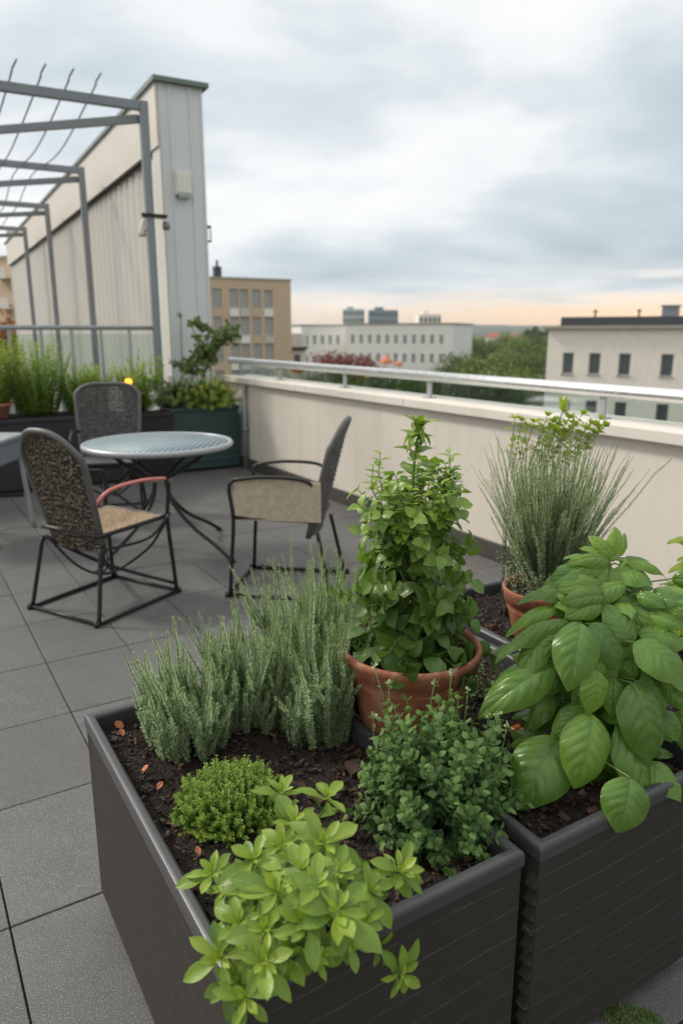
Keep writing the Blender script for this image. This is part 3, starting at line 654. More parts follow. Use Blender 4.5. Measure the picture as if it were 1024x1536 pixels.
# ---- tall potted plant
def potted():
    c=POT1+A(0,0,.20); S=MB();L=MB()
    H_=.535
    main=bez([c,c+A(.004,0,.2),c+A(-.004,0,.4),c+A(.006,-.01,H_+.0)],10); S.tube(main,np.linspace(.006,.002,len(main)),7)
    leafy(L,TP['ovate'],main,20,2,lambda t:.055*(1-.3*t),lambda t:1.25-.3*t,lambda t:.2+.8*t**3,.25,.99,0,PI/2,.3,1.,-.1)
    leafy(L,TP['ovate'],main,5,4,lambda t:.036*(1-.3*t),lambda t:.9-.4*t,lambda t:.9,.96,1.,0,.8,.3,.75,0)
    leafy(L,TP['lance'],main,3,3,lambda t:.045,lambda t:2.2,lambda t:.85,.95,.99,0,.8,.3,1.,0)
    for i in range(84):
        a=R.uniform(0,6.28); f=R.random()**1.1; z=.01+f*.41
        rad=(.168*(1-.36*(z/.42))+.008)*R.uniform(.55,1.14)
        b=c+A(.01*math.cos(a),.01*math.sin(a),max(0,z*.62-.02)); e=c+A(rad*math.cos(a),rad*math.sin(a),z+.02-.03*(z<.1))
        p=bez([b,(b+e)/2+A(0,0,.03),e],6); S.tube(p,np.linspace(.0022,.001,len(p)),5)
        leafy(L,TP['ovate'],p,7,2,lambda t:.054*(1.1-.35*t)*(1-.38*f),lambda t:1.2-.2*t,lambda t:.0+.45*t*f+.35*f**2,.3,1.,R.random()*6,PI/2,.4,1.05,-.12)
    for i in range(20):    # upright young shoots round the shoulder
        a=R.uniform(0,6.28); z=R.uniform(.26,.34); b=c+A(.05*math.cos(a),.05*math.sin(a),z)
        e=c+A(.092*math.cos(a),.092*math.sin(a),z+R.uniform(.08,.14))
        p=bez([b,(b+e)/2+A(.02*math.cos(a),.02*math.sin(a),0),e],6); S.tube(p,np.linspace(.0018,.0009,len(p)),5)
        leafy(L,TP['ovate3'],p,7,2,lambda t:.032*(1-.25*t),lambda t:1.2,lambda t:.75+.4*t,.3,1.,R.random()*6,PI/2,.4,.95,-.05)
    n=60; a=R.uniform(0,6.28,n); q=R.uniform(.03,.125,n)   # drooping rounder leaves at the foot
    pos=np.stack([c[0]+q*np.cos(a),c[1]+q*np.sin(a),c[2]+R.uniform(.02,.09,n)],1); d=np.stack([np.cos(a),np.sin(a),R.uniform(-1.1,-.1,n)],1)
    inst(L,TP['ovate'],pos,d,A(0,0,1)+np.stack([np.cos(a),np.sin(a),a*0],1)*.8,R.uniform(.035,.052,n),1.25,R.uniform(.05,.4,n))
    plant('potted_herb',c,'tall cone shaped leafy green plant growing in the round terracotta pot','herb',[('stems',S,M['stemg']),('foliage',L,LM['pot'])])
potted()
# ---- grey feathery shrub in the rear pot
def greyshrub():
    c=POT2+A(0,0,.14); S=MB();L=MB()
    for i in range(430):
        a=R.uniform(0,6.28); s=R.random()**.6; h=R.uniform(.2,.45)*(1-.1*s)
        d=A(math.cos(a)*s*.52,math.sin(a)*s*.52,.9)+R.normal(0,.07,3); b=c+A(math.cos(a)*.03*s,math.sin(a)*.03*s,0)
        p=stempath(b,d,h,10,(R.normal(0,.09),R.normal(0,.09),.22),.011); S.tube(p,np.linspace(.0014,.0005,len(p)),4)
        k=int(h/.0055); leafy(L,TP['needle'],p,k,4,lambda t:.0105*(1-.4*t),lambda t:1.15-.3*t,lambda t:max(0,t-.35)*1.4,.10,R.uniform(.85,1.),R.random()*6,2.4,.4,1.6,.05)
    n=1800; a=R.uniform(0,6.28,n); q=.12*np.sqrt(R.random(n)); z=R.uniform(.0,.11,n)
    inst(L,TP['needle'],c+np.stack([q*np.cos(a)*(1+z*3),q*np.sin(a)*(1+z*3),z],1),R.normal(0,1,(n,3))+A(0,0,.6),R.normal(0,1,(n,3)),.010,1.3,0,0)
    plant('grey_shrub',c,'feathery grey green shrub with thin upright stems in the rear terracotta pot','shrub',[('stems',S,M['stemd']),('foliage',L,LM['lav'])])
greyshrub()
# ---- yellow green tall herb behind the grey shrub
def topsprig():
    c=P(1.66,1.62,.49); S=MB();L=MB(); 
    for px,py in ((772,628),(790,640),(828,634),(852,628),(877,644),(895,640),(848,648),(782,632),(800,634),(820,624),(835,640),(845,618),(858,636),(872,622),(884,636),(900,628),(812,650),(866,650),(842,655),(890,650),(905,640)):
        e=onY(px,py,2.42); b=c+(e-c)*A(.12,.12,0)+R.normal(0,.01,3)*A(1,1,0)
        p=bez([b,(b*.45+e*.55)+A((e[0]-c[0])*-.25,0,0),e],8); S.tube(p,np.linspace(.0019,.001,len(p)),5)
        leafy(L,TP['ovate'],p,7,2,lambda t:.028*R.uniform(.6,1.2),lambda t:1.2,lambda t:.45+.4*t,.80,1.,R.random()*6,PI/2,.5,.95,.1)
        leafy(L,TP['ovate3'],p,1,5,lambda t:.024,lambda t:.8,lambda t:.9,1.,1.,R.random()*6,1,.4,.9,.1)
    for px,py,w in ((845,592,1.),):
        e=onY(px,py,2.42); p=bez([c,c*.4+e*.6,e-A(0,0,.05)],8); S.tube(p,.0016,5)
        for k in range(4): inst(L,TP['lance'],e-A(0,0,.055),A(R.normal(0,.16),R.normal(0,.16),1),A(R.normal(),-1,.2),.055,1.1,.8)
    plant('leafy_sprig',c,'yellow green leafy sprigs showing over the coping behind the feathery grey shrub','herb',[('stems',S,M['stemd']),('foliage',L,LM['yel'])])
topsprig()
# ---- big basil
def basil():
    c=P(.98,1.15,.47); S=MB();L=MB()
    nodesp=[]
    stems=[[c+A(.0,.02,0),onY(893,1100,1.42),onY(885,1010,1.46),onY(872,945,1.48)],
           [c+A(.03,.03,0),onY(925,1120,1.45),onY(940,1010,1.50),onY(915,880,1.54),onY(913,830,1.56)],
           [c+A(.05,.01,0),onY(950,1120,1.44),onY(962,1010,1.48),onY(958,960,1.50)],
           [c+A(-.03,.0,0),onY(850,1140,1.40),onY(846,1060,1.43),onY(838,1000,1.45)]]
    sp=[]
    for s in stems:
        p=bez(s,10); S.tube(p,np.linspace(.006,.0025,len(p)),8); sp.append(p)
    sp=np.concatenate(sp)
    #  base px, tip px, width px, Y of base, Y of tip, normal (x,y,z) , age
    F_=A(0,-1,.55); T_=A(0,-.35,1)
    hero=[((870,934),(859,1022),64,1.36,1.27,A(-.1,-1,.6),.12),((886,1070),(873,1182),72,1.32,1.24,A(0,-1,.45),.2),((832,994),(734,1066),58,1.38,1.30,A(-.1,-.8,.9),.1),
     ((838,1108),(782,1210),84,1.33,1.25,A(-.4,-1,.5),.05),((946,1024),(988,1142),72,1.34,1.26,A(.25,-1,.5),.1),((944,1166),(933,1248),68,1.22,-.725,A(-.1,-1,.4),.2),
     ((894,1005),(893,1071),44,1.33,1.29,A(.2,-1,.4),.4),((946,966),(912,905),50,1.40,1.44,A(.2,-1,.6),.1),((883,936),(941,1000),52,1.38,1.34,A(.3,-.8,.8),.05),
     ((950,963),(1030,1014),66,1.38,1.31,A(.2,-.7,1),.15),((955,950),(1034,962),46,1.43,1.41,A(.1,-.6,1),.1),((915,905),(1015,948),74,1.50,1.45,A(.3,-.7,.9),.0),
     ((852,934),(749,968),30,1.42,1.36,A(-.1,-.25,1),.2),((838,912),(763,934),26,1.47,1.43,A(0,-.2,1),.3),((824,949),(771,1016),42,1.40,1.35,A(-.7,-.6,.7),.12),
     ((865,890),(787,887),32,1.50,1.46,A(0,-.3,1),.15),((914,846),(825,862),36,1.55,1.5,A(0,-.45,1),.15),((968,1143),(1022,1197),44,1.33,1.27,A(.3,-.8,.7),.1),
     ((922,1085),(984,1230),56,1.34,1.25,A(.5,-1,.3),.05),((880,1056),(832,1112),40,1.36,1.32,A(-.5,-.8,.6),.1),((928,1118),(866,1206),60,1.40,1.34,A(-.2,-1,.3),.0),
     ((850,988),(884,1064),52,1.42,1.38,A(0,-1,.3),.0),((925,1005),(938,1112),56,1.42,1.38,A(.2,-1,.3),.0),((937,876),(878,900),34,1.5,1.47,A(0,-.4,1),.2),
     ((917,856),(978,872),44,1.54,1.5,A(.2,-.6,1),.1),((905,884),(962,905),44,1.52,1.49,A(.2,-.6,1),.05),((983,1012),(1003,1052),34,1.42,1.38,A(.4,-1,.3),.1),
     ((905,1100),(958,1180),56,1.38,1.33,A(.2,-1,.3),.0),((865,1120),(900,1195),56,1.38,1.34,A(0,-1,.2),.0),((880,960),(835,1010),50,1.44,1.4,A(-.4,-.9,.4),.0),
     ((917,838),(887,805),24,1.54,1.55,A(0,-1,.6),.6),((920,832),(930,793),26,1.55,1.56,A(0,-1,.2),.7),((928,834),(944,802),18,1.56,1.58,A(.4,-1,.2),.6),((935,842),(998,857),22,1.55,1.52,A(.1,-.3,1),.45),
     ((928,848),(972,836),22,1.57,1.58,A(0,-.3,1),.5),((910,838),(878,818),22,1.55,1.54,A(0,-.6,1),.6),((915,842),(860,838),26,1.54,1.51,A(0,-.5,1),.4),
     ((860,905),(838,888),24,1.47,1.46,A(0,-.7,.8),.8),((862,906),(852,880),24,1.47,1.47,A(0,-.8,.6),.95),((866,908),(880,884),26,1.47,1.48,A(.1,-.8,.7),.9),((864,912),(838,908),22,1.46,1.44,A(0,-.7,.8),.8),((868,912),(894,905),24,1.46,1.45,A(0,-.7,.8),.75),((866,914),(862,934),20,1.45,1.43,A(0,-.9,.6),.7),
     ((950,960),(925,985),30,1.42,1.40,A(0,-.8,.5),.4),((944,1010),(985,1010),40,1.44,1.40,A(.2,-.8,.7),.2),((845,1000),(800,1040),40,1.44,1.41,A(-.4,-.7,.6),.0),((900,1190),(925,1225),40,1.33,1.30,A(0,-1,.3),.0),
     ((975,905),(1030,890),46,1.56,1.54,A(.1,-.6,1),.05),((985,1070),(1020,1110),40,1.4,1.37,A(.3,-.9,.4),.0)]
    for b,t,w,yb,yt,up,ag in hero:
        B=onY(*b,yb); T=onY(*t,yt) if yt>0 else onu(*t,-yt); d=T-B; Ln=np.linalg.norm(d); wm=1.02*w*((B[1]+T[1])/2*math.cos(PITCH)+(H-(B[2]+T[2])/2)*math.sin(PITCH))/1100
        Wf=wm/(Ln*.62)
        inst(L,TP['basil'],B,d+A(0,0,.10*Ln),up+R.normal(0,.10,3),Ln*1.05,Wf,ag,R.random(),curlv=[R.uniform(-.02,.14)])
        j=np.argmin(np.linalg.norm(sp-B-A(0,.02,-.012),axis=1)); q=sp[j]
        S.tube(bez([q,(q+B)/2+A(0,0,.006),B],5),np.linspace(.0022,.0015,11),6)
    # second layer of medium leaves behind and between the largest ones
    for i in range(64):
        if i<22: x,y=R.uniform(888,1012),R.uniform(855,930)
        else: x,y=R.uniform(835,1020),R.uniform(930,1190)
        ax=912+(x-912)*.2; dx,dy=(x-ax)/95.+.3*np.sign(x-912)*(i<22),(.55+R.uniform(-.25,.5) if i>=22 else R.uniform(-.02,.3)); ln_=R.uniform(50,80) if i>=22 else R.uniform(42,62); m_=math.hypot(dx,dy); yb=(1.50 if i<22 else 1.41)+R.uniform(-.04,.05)
        B=onY(x,y,yb); T=onY(x+dx/m_*ln_,y+dy/m_*ln_,yb-.05); 
        if T[2]<.52: continue
        d=T-B; n_=np.linalg.norm(d); inst(L,TP['basil'],B,d+A(0,0,.12*n_),A(.35*dx,-1,.35+.6*R.random())+R.normal(0,.15,3),n_,R.uniform(.78,1.),R.uniform(0,.35),R.random(),curlv=[R.uniform(0,.2)])
        j=np.argmin(np.linalg.norm(sp-B-A(0,.02,-.012),axis=1)); S.tube(bez([sp[j],(sp[j]+B)/2+A(0,0,.006),B],5),.0018,5)
    # inner and back foliage
    for i in range(190):
        q=sp[R.integers(6,len(sp))]; a=R.uniform(0,6.28); d=A(math.cos(a),math.sin(a)*.9+.25,R.uniform(-.7,.35)); 
        b=q+d*R.uniform(.012,.05); S.tube([q,b],.0014,5); inst(L,TP['basil_lo'],b,d,A(0,0,1)+A(math.cos(a),math.sin(a),0)*.4,R.uniform(.05,.10),R.uniform(.8,1.0),R.uniform(0,.4))
    plant('basil_plant',c,'large glossy basil plant with broad veined leaves in the right planter','basil',[('stems',S,M['stemg']),('foliage',L,LM['basil'])])
basil()
# ---- yellow green ruffled plant at the right edge
def rightplant():
    c=P(1.28,1.72,.49); S=MB();L=MB()
    for px,py,Y,s in ((1010,902,1.95,1.),(1000,925,1.9,1.1),(1020,930,1.9,1.2),(1032,890,1.95,1.),(1015,880,2.,.8),(990,905,1.95,.8),(1045,915,1.9,1.2),(1022,955,1.85,1.),(1060,880,1.9,1.),(1080,920,1.9,1.3)):
        e=onY(px,py,Y); b=c+(e-c)*A(.2,.2,0); p=bez([b,(b+e)/2+A(0,0,.02),e],6); S.tube(p,np.linspace(.003,.0015,len(p)),5)
        for n,an,LL,ag in ((5,1.3,.05,.2),(5,.9,.04,.6),(4,.45,.025,.95)):
            a=R.random()*6+np.arange(n)*2*PI/n; d=np.stack([np.cos(a)*math.sin(an),np.sin(a)*math.sin(an),np.full(n,math.cos(an))],1)
            inst(L,TP['basil_lo'],e,d,A(0,0,1),LL*s*R.uniform(.8,1.2,n),1.,ag)
    for px,py,tx,ty in ((1040,812,1006,805),(1045,845,1006,848),(1050,838,1020,832),(1040,880,985,890)):
        B=onY(px,py,1.9); T=onY(tx,ty,1.88); d=T-B; inst(L,TP['basil_lo'],B,d,A(0,-.3,1),np.linalg.norm(d)*1.05,.7,.3)
        S.tube(bez([c,c*.4+B*.6+A(.03,0,0),B],6),.0018,5)
    plant('ruffled_herb',c,'yellow green ruffled leaf herb at the right edge behind the basil','herb',[('stems',S,M['stemg']),('foliage',L,LM['yel'])])
rightplant()
# ---- small dark filler herbs and orange flowers in the right and rear planters
def filler(c,label,r,h,n,mat,fl=None,nfl=0,name='low_herb'):
    S=MB();L=MB();KS=[]
    for i in range(n):
        a=R.uniform(0,6.28); q=r*math.sqrt(R.random()); d=A(math.cos(a)*q/r*.7,math.sin(a)*q/r*.7,1); b=c+A(q*.6*math.cos(a),q*.6*math.sin(a),0)
        p=stempath(b,d,h*R.uniform(.4,1),6,R.normal(0,.15,3),.01); S.tube(p,np.linspace(.0012,.0006,len(p)),4)
        leafy(L,TP['ovate3'],p,8,2,lambda t:.012*R.uniform(.6,1.2),lambda t:1.1,lambda t:.5*t,.15,1.,R.random()*6,PI/2,.5,.9,.1)
        if i<nfl:
            m=10; K=MB(); KS.append(K); inst(K,TP['tiny'],np.broadcast_to(p[-1],(m,3)),np.stack([np.cos(np.arange(m)),np.sin(np.arange(m)),R.uniform(0,.7,m)],1),A(0,0,1),.012,1.1,.9)
    pr=[('stems',S,M['stemd']),('foliage',L,mat)]
    pr+=[('flower',K,fl) for K in KS]
    return plant(name,c,label,'herb',pr)
M['orange']=simple('orange_petal',(.75,.16,.03),.5,0,.3,90); M['yellow']=simple('yellow_petal',(.85,.62,.04),.5,0,.2,90)
filler(P(1.06,1.0,.475),'dark low herb between the terracotta pot and the basil',.075,.10,38,LM['dkshrub'])
filler(P(1.30,1.22,.475),'sparse dark herb under the rear terracotta pot beside the basil',.08,.12,36,LM['dkshrub'])
filler(P(.99,1.33,.475),'low herb with tiny orange flowers right of the basil stems',.07,.10,34,LM['dkshrub'],M['orange'],8)
# orange bud on a stalk
b=onz(772,1092,.56); e=empty('orange_bud',b,0,'single orange pepper shaped bud on a thin stalk between the oregano and the basil','bud')
MB().lathe([(0,-.012),(.005,-.010),(.0065,0),(.0062,.008),(.004,.013),(0,.014)],14).build('bud',M['orange'],e).rotation_euler=(.3,.9,0)
MB().tube(bez([(-.012,0,-.005),(-.03,.01,-.035),(-.035,.02,-.08)],6),.0012,6).build('stalk',M['stemg'],e)
# moss tuft at the foot of the right planter
c=onz(948,1532,0); L=MB(); n=900; a=R.uniform(0,6.28,n); q=.035*np.sqrt(R.random(n))
inst(L,TP['tiny'],np.stack([q*np.cos(a)*1.8,q*np.sin(a),R.uniform(0,.008,n)],1),R.normal(0,1,(n,3))+A(0,0,1),R.normal(0,1,(n,3)),.005)
o=L.build('moss',LM['thyme'],loc=c); tag(o,'patch of green moss at the foot of the right planter','moss',kind='stuff')
# ================================================================= FURNITURE
def wickermat(name,a,b,c,sc=55,thr=(.45,.6)):
    m,nt=newmat(name); v=coords(nt); n=noise(nt,sc,3,.7,v); n2=noise(nt,240,3,.6,v)
    cc=mix(nt,ramp(nt,n,[(thr[0],(0,0,0)),(thr[1],(1,1,1))]),a,b); cc=mix(nt,math_(nt,'MULTIPLY',n2,.5),cc,c)
    finish(nt,cc,.6,0,n2,.4,.001,.35); return m
M['wk_tan']=wickermat('black_tan_wicker',(.012,.010,.009),(.40,.32,.21),(.03,.025,.02),75,(.50,.62))
M['wk_seat']=wickermat('tan_wicker',(.10,.065,.035),(.42,.31,.18),(.22,.15,.09),90,(.36,.56))
M['wk_grey']=wickermat('grey_wicker',(.055,.052,.052),(.20,.19,.185),(.10,.095,.09),40,(.4,.7))
M['wk_cream']=wickermat('cream_sling',(.42,.36,.25),(.64,.57,.43),(.5,.44,.33),30,(.3,.7))
def weave(f,nrow,ncol,w,amp,tr,mb,stake=True):
    """f(s,t)->(point,normal); rows run along s with a weave over the stakes"""
    for i in range(nrow):
        t=(i+.5)/nrow; s=np.linspace(0,1,ncol*2+1); pts=[]
        for k,q in enumerate(s):
            p,n=f(q,t); pts.append(p+n*amp*math.cos(PI*(k/1.)+PI*i)*(1 if k%2==0 else 0))
        mb.tube(pts,w,4,cap=False)
    if stake:
        for k in range(ncol+1):
            s=k/ncol; pts=[f(s,t)[0] for t in np.linspace(0,1,9)]; mb.tube(pts,w*.9,4,cap=False)
def chair(loc,rz,label,frame,back,seat,rimmat,side=None,arms=(None,None),tall=1.,bar=True,bw=.215,drop=.26,pw_=2.6,braces=True):
    """local frame: faces +y, seat 0.50 wide; back at y=-.22"""
    e=empty('garden_chair',loc,rz,label,'chair','garden chairs round the table')
    def B(mb,n,m): return mb.build(n,m,e)
    HW=.215; SH=.43; BT=.95*tall
    def backf(s,t):   # s across, t up from seat (0) to top (1)
        x=(s-.5)*2; zt=SH-.02+(BT-SH+.02)*t*(1-.0*t); 
        wid=bw*(.80+.30*t-.12*t*t)
        z=SH-.10+(BT-SH+.10)*t - (BT-SH)*drop*(abs(x)**pw_)*t**1.5
        y=-.215-.13*((z-SH)/(BT-SH)) + .035*(1-x*x)*-1+.035
        return A(x*wid,y,z),A(0,-1,.25)
    m=MB(); weave(backf,46,22,.0056,.0045,0,m); B(m,'backrest',back)
    # hoop frame round the back
    pts=[backf(0,t)[0] for t in np.linspace(0,1,10)]+[backf(s,1)[0] for s in np.linspace(.05,.95,18)]+[backf(1,t)[0] for t in np.linspace(1,0,10)]
    m=MB(); m.tube([p+A(0,-.002,0) for p in pts],.0155,10); B(m,'back_frame',rimmat)
    # seat
    def seatf(s,t):
        x=(s-.5)*2; y=-.21+.44*t; return A(x*(HW-.01+.02*t),y,SH-.018*(1-x*x)*math.sin(PI*t)+.012*t),A(0,0,1)
    m=MB(); weave(seatf,34,20,.0062,.004,0,m); B(m,'seat',seat)
    m=MB(); q=[seatf(0,t)[0] for t in np.linspace(0,1,6)]+[seatf(s,1)[0] for s in np.linspace(.1,.9,6)]+[seatf(1,t)[0] for t in np.linspace(1,0,6)]+[seatf(s,0)[0] for s in np.linspace(.9,.1,5)]
    m.tube(q+[q[0]],.012,8); B(m,'seat_frame',frame)
    if side is not None:
        for sx in (-1,):
            def sf(s,t,sx=sx): return A(sx*(HW+.012),-.235+.455*s,SH-.0+.21*t+.02*math.sin(s*PI)*t),A(sx,0,0)
            m=MB(); weave(sf,34,24,.0036,.0025,0,m); B(m,'side_panel',side)
        m=MB();
        def fr(s,t): return A((s-.5)*2*HW,.225,SH-.03+.06*t),A(0,1,0)
    # legs
    for sx,am in ((-1,arms[0]),(1,arms[1])):
        fl=bez([A(sx*.245,.262,.012),A(sx*.238,.25,.2),A(sx*.232,.235,SH),A(sx*.238,.25,.60),A(sx*.238,.225,.648)],6)
        B(MB().tube(fl,.011,8),'leg',frame)
        bl=bez([A(sx*.245,-.29,.012),A(sx*.228,-.25,.2),A(sx*.21,-.215,SH-.06)],6)
        B(MB().tube(bl,.011,8),'leg',frame)
        p0=backf(0 if sx<0 else 1,.48)[0]
        ar=bez([p0,A(sx*.238,-.15,.655),A(sx*.245,.05,.668),A(sx*.238,.225,.648)],6)
        m=MB(); m.tube(ar,.0095,8,flat=1.2); B(m,'armrest',am or frame)
        B(MB().tube([A(sx*.245,.275,.012),A(sx*.245,0,.012),A(sx*.245,-.305,.012)],.011,8),'runner',frame)
        for y in (.275,-.305): B(MB().lathe([(0,0),(.016,0),(.018,.012),(.012,.03),(0,.032)],10,c=(sx*.245,y,0)),'foot_cap',frame)
    if bar:
        for y in (.27,-.30): B(MB().tube([A(-.245,y,.014),A(.245,y,.014)],.009,8),'cross_bar',frame)
    # crossed braces beneath the seat
    if not braces: return e
    for sx in (-1,1):
        B(MB().tube(bez([A(sx*.25,.25,.06),A(0,.0,.2),A(-sx*.21,-.215,SH-.05)],8),.010,8),'brace',frame)
        B(MB().tube(bez([A(sx*.23,.22,SH-.02),A(sx*.17,.15,.28),A(sx*.05,.05,.17),A(0,-.05,.16),A(-sx*.10,-.12,.22),A(-sx*.2,-.2,SH-.05)],8),.007,6),'brace',frame)
        B(MB().tube(bez([A(sx*.25,.24,.46),A(sx*.22,.1,.35),A(sx*.21,-.21,.36)],8),.007,6),'brace',frame)
    return e
M['rimL']=simple('worn_grey_frame',(.10,.098,.092),.5,.2,.3,14)
aim=math.atan2(-.5,.867)   # rotation so that +y points towards (.5,.867)
cl=A(-1.633,3.600,0);cr=A(-1.169,3.334,0); c3=A(-.914,3.639,0)
mid=(cl+cr)/2; fwd=nrm(A(.5,.867,0)); 
chair(mid+fwd*.30,math.atan2(-.5,.867),'wicker garden chair seen from behind, black and tan woven back and tan seat','x' and M['black'],M['wk_tan'],M['wk_seat'],M['rimL'],arms=(None,M['red']))
r1=A(-.622,3.80,0); r2=A(-.557,4.23,0); fw2=nrm(A(-.988,.15,0)); 
chair((r1+r2)/2-fw2*.285,math.atan2(-fw2[0],fw2[1]),'garden chair right of the table seen from its side, with cream woven side panel',M['black'],M['wk_grey'],M['wk_cream'],M['rimL'],side=M['wk_cream'],braces=False)
tc=A(-1.17,4.66,0)
cb=A(-1.80,5.62,0); f3=nrm(A(.22,-.97,0))
chair(cb,math.atan2(-f3[0],f3[1]),'dark grey wicker garden chair with a tall rounded back behind the table',M['black'],M['wk_grey'],M['wk_grey'],M['rimL'],tall=1.05,bw=.25,drop=.13,pw_=4.5)
# round table
def tablemat():
    m,nt=newmat('ribbed_table_top'); v=coords(nt,'Object'); sp=nt.nodes.new('ShaderNodeSeparateXYZ'); ln(nt,v,sp.inputs[0])
    w=math_(nt,'SINE',math_(nt,'MULTIPLY',sp.outputs[0],2*PI/.034)); n=noise(nt,9,4,.6,v)
    w2=math_(nt,'SINE',math_(nt,'MULTIPLY',sp.outputs[1],2*PI/.03))
    c=mix(nt,math_(nt,'ADD',math_(nt,'MULTIPLY',w,.35),.5),(.09,.135,.15),(.34,.43,.46)); c=mix(nt,math_(nt,'MULTIPLY',n,.2),c,(.3,.34,.36))
    finish(nt,c,.38,.0,math_(nt,'ADD',w,math_(nt,'MULTIPLY',w2,.3)),.8,.0025,.35); return m
def table():
    e=empty('garden_table',tc,0,'round garden table with ribbed grey blue top and curved black iron legs','table')
    r=.47; z=.72
    MB().lathe([(0,z-.018),(r-.03,z-.018),(r-.028,z-.004),(0,z-.003)][::-1],80).build('table_top',tablemat(),e)
    MB().lathe([(r-.029,z-.022),(r-.012,z-.035),(r,z-.026),(r+.003,z-.012),(r-.004,z),(r-.016,z+.003),(r-.027,z-.003),(r-.029,z-.022)],80).build('edge_ring',M['greyl'],e)
    for k in range(4):
        a=math.radians(-30+90*k); c,s=math.cos(a),math.sin(a); 
        pts=bez([A(c*q,s*q,h) for q,h in ((.40,z-.02),(.30,z-.10),(.12,z-.20),(.055,.47),(.09,.34),(.24,.20),(.44,.09),(.56,.015))],8)
        MB().tube(pts,.013,10).build('leg',M['black'],e)
        MB().lathe([(0,0),(.02,0),(.022,.012),(.012,.025),(0,.026)],12,c=(c*.565,s*.565,0)).build('foot_cap',M['black'],e)
    a=np.arange(25)/24*2*PI; MB().tube([A(.062*math.cos(q),.062*math.sin(q),.475) for q in a],.009,8,cap=False).build('waist_ring',M['greyl'],e)
    MB().tube([A(.39*math.cos(q),.39*math.sin(q),z-.03) for q in a],.009,8,cap=False).build('under_ring',M['black'],e)
table()
# small side table at the left edge
def sidetable():
    c=onY(-52,670,4.95); e=empty('side_table',A(c[0],c[1],0),0,'pale grey table with rounded corner cut off by the left edge of the photo','table'); z=.70
    h=.30
    v=[];n=10
    for cx,cy,a0 in ((h-.07,h-.07,0),(-h+.07,h-.07,90),(-h+.07,-h+.07,180),(h-.07,-h+.07,270)):
        for k in range(n): a=math.radians(a0+90*k/(n-1)); v.append((cx+.07*math.cos(a),cy+.07*math.sin(a)))
    def slab(z0,z1,sc):
        k=len(v); vs=[A(x*sc,y*sc,zz) for zz in (z0,z1) for x,y in v]
        return MB().add(vs,[tuple(range(k))[::-1],tuple(range(k,2*k))]+[(i,(i+1)%k,k+(i+1)%k,k+i) for i in range(k)])
    bev(slab(z-.025,z,1).build('table_top',M['greyl'],e),.004); slab(z-.17,z-.026,.93).build('apron',M['grey'],e)
    for sx in (-1,1):
        for sy in (-1,1): MB().tube(bez([A(sx*.25,sy*.25,z-.03),A(sx*.265,sy*.26,.4),A(sx*.29,sy*.29,0)],6),.017,10,flat=.8).build('leg',M['greyl'],e)
    MB().tube([A(-.25,-.25,.33),A(.25,.25,.25)],.012,8).tube([A(.25,-.25,.33),A(-.25,.25,.25)],.012,8).build('brace',M['black'],e)
sidetable()
# troughs along the back railing
def trough(name,u0,u1,v0,v1,h,mat,label,ribs=0):
    e=empty(name,P((u0+u1)/2,(v0+v1)/2,0),0,label,'planter'); m=MB()
    m.box((u0+.01,v0+.01,.03),(u1-.01,v1-.01,h-.045),fr=UVF); bev(put(m,'body',mat,e),.005)
    m=MB(); m.box((u0,v0,h-.044),(u1,v1,h),fr=UVF); bev(put(m,'rim',mat,e),.008)
    if ribs:
        m=MB()
        for k in range(ribs): z=.10+k*.075; m.box((u0+.0,v0+.03,z),(u0+.0095,v1-.03,z+.03),fr=UVF)
        bev(put(m,'ribs',mat,e),.003)
    put(MB().box((u0+.03,v0+.03,h+.001),(u1-.03,v1-.03,h+.012),fr=UVF),'soil',M['soil'],e)
    return e
# positions along the back edge (u about 7.2)
vg0=onu(254,640,7.1)@V; vg1=3.10
trough('planter_trough',7.12,7.50,vg0,vg1,.66,M['greenbox'],'dark green ribbed trough in the corner by the parapet, full of shrubs and flowers',3)
vb1=onu(205,640,7.0)@V-.12
trough('planter_trough',6.95,7.38,-5.5,vb1-.02,.66,M['darkbox'],'long dark grey trough along the back railing full of feathery green plants')
trough('planter_trough',7.0,7.35,vb1+.04,vb1+.50,.64,M['black'],'short black planter between the long trough and the pergola post')
# drain pipe in the corner by the green trough
e=empty('drain_pipe',P(7.0,3.10,0),0,'thin dark grey pipe standing in the corner where the parapet meets the green trough','pipe')
put(MB().tube([P(7.03,3.118,.0),P(7.03,3.118,.87)],.022,12),'pipe',M['grey'],e); put(MB().lathe([(.022,.40),(.032,.40),(.032,.43),(.022,.43)],12,c=P(7.03,3.118,0)),'clip',M['grey'],e)
# feathery plants in the long trough: one thing per bush
def feather(c,r,h,n,label,mat,group='feathery green bushes in the long trough',lw=1.,tp='lance',name='feathery_bush',cat='bush',LL=.075):
    S=MB();L=MB()
    for i in range(n):
        a=R.uniform(0,6.28); q=math.sqrt(R.random()); b=c+A(r*.5*q*math.cos(a),r*.5*q*math.sin(a),0)
        d=A(math.cos(a)*q*.38,math.sin(a)*q*.38,1); p=stempath(b,d,h*R.uniform(.55,1.05),8,(0,0,.05),.012); S.tube(p,np.linspace(.003,.0012,len(p)),4)
        leafy(L,TP[tp],p,16,3,lambda t:LL*(1-.4*t),lambda t:.75,lambda t:.2+.7*t*t,.05,1.,R.random()*6,2.4,.4,lw,0)
    return plant(name,c,label,cat,[('stems',S,M['stemg']),('foliage',L,mat)],group)
names=['tallest feathery bush','second feathery bush from the right','middle feathery bush','feathery bush second from the left edge','feathery bush at the left edge','feathery bush beyond the left edge']
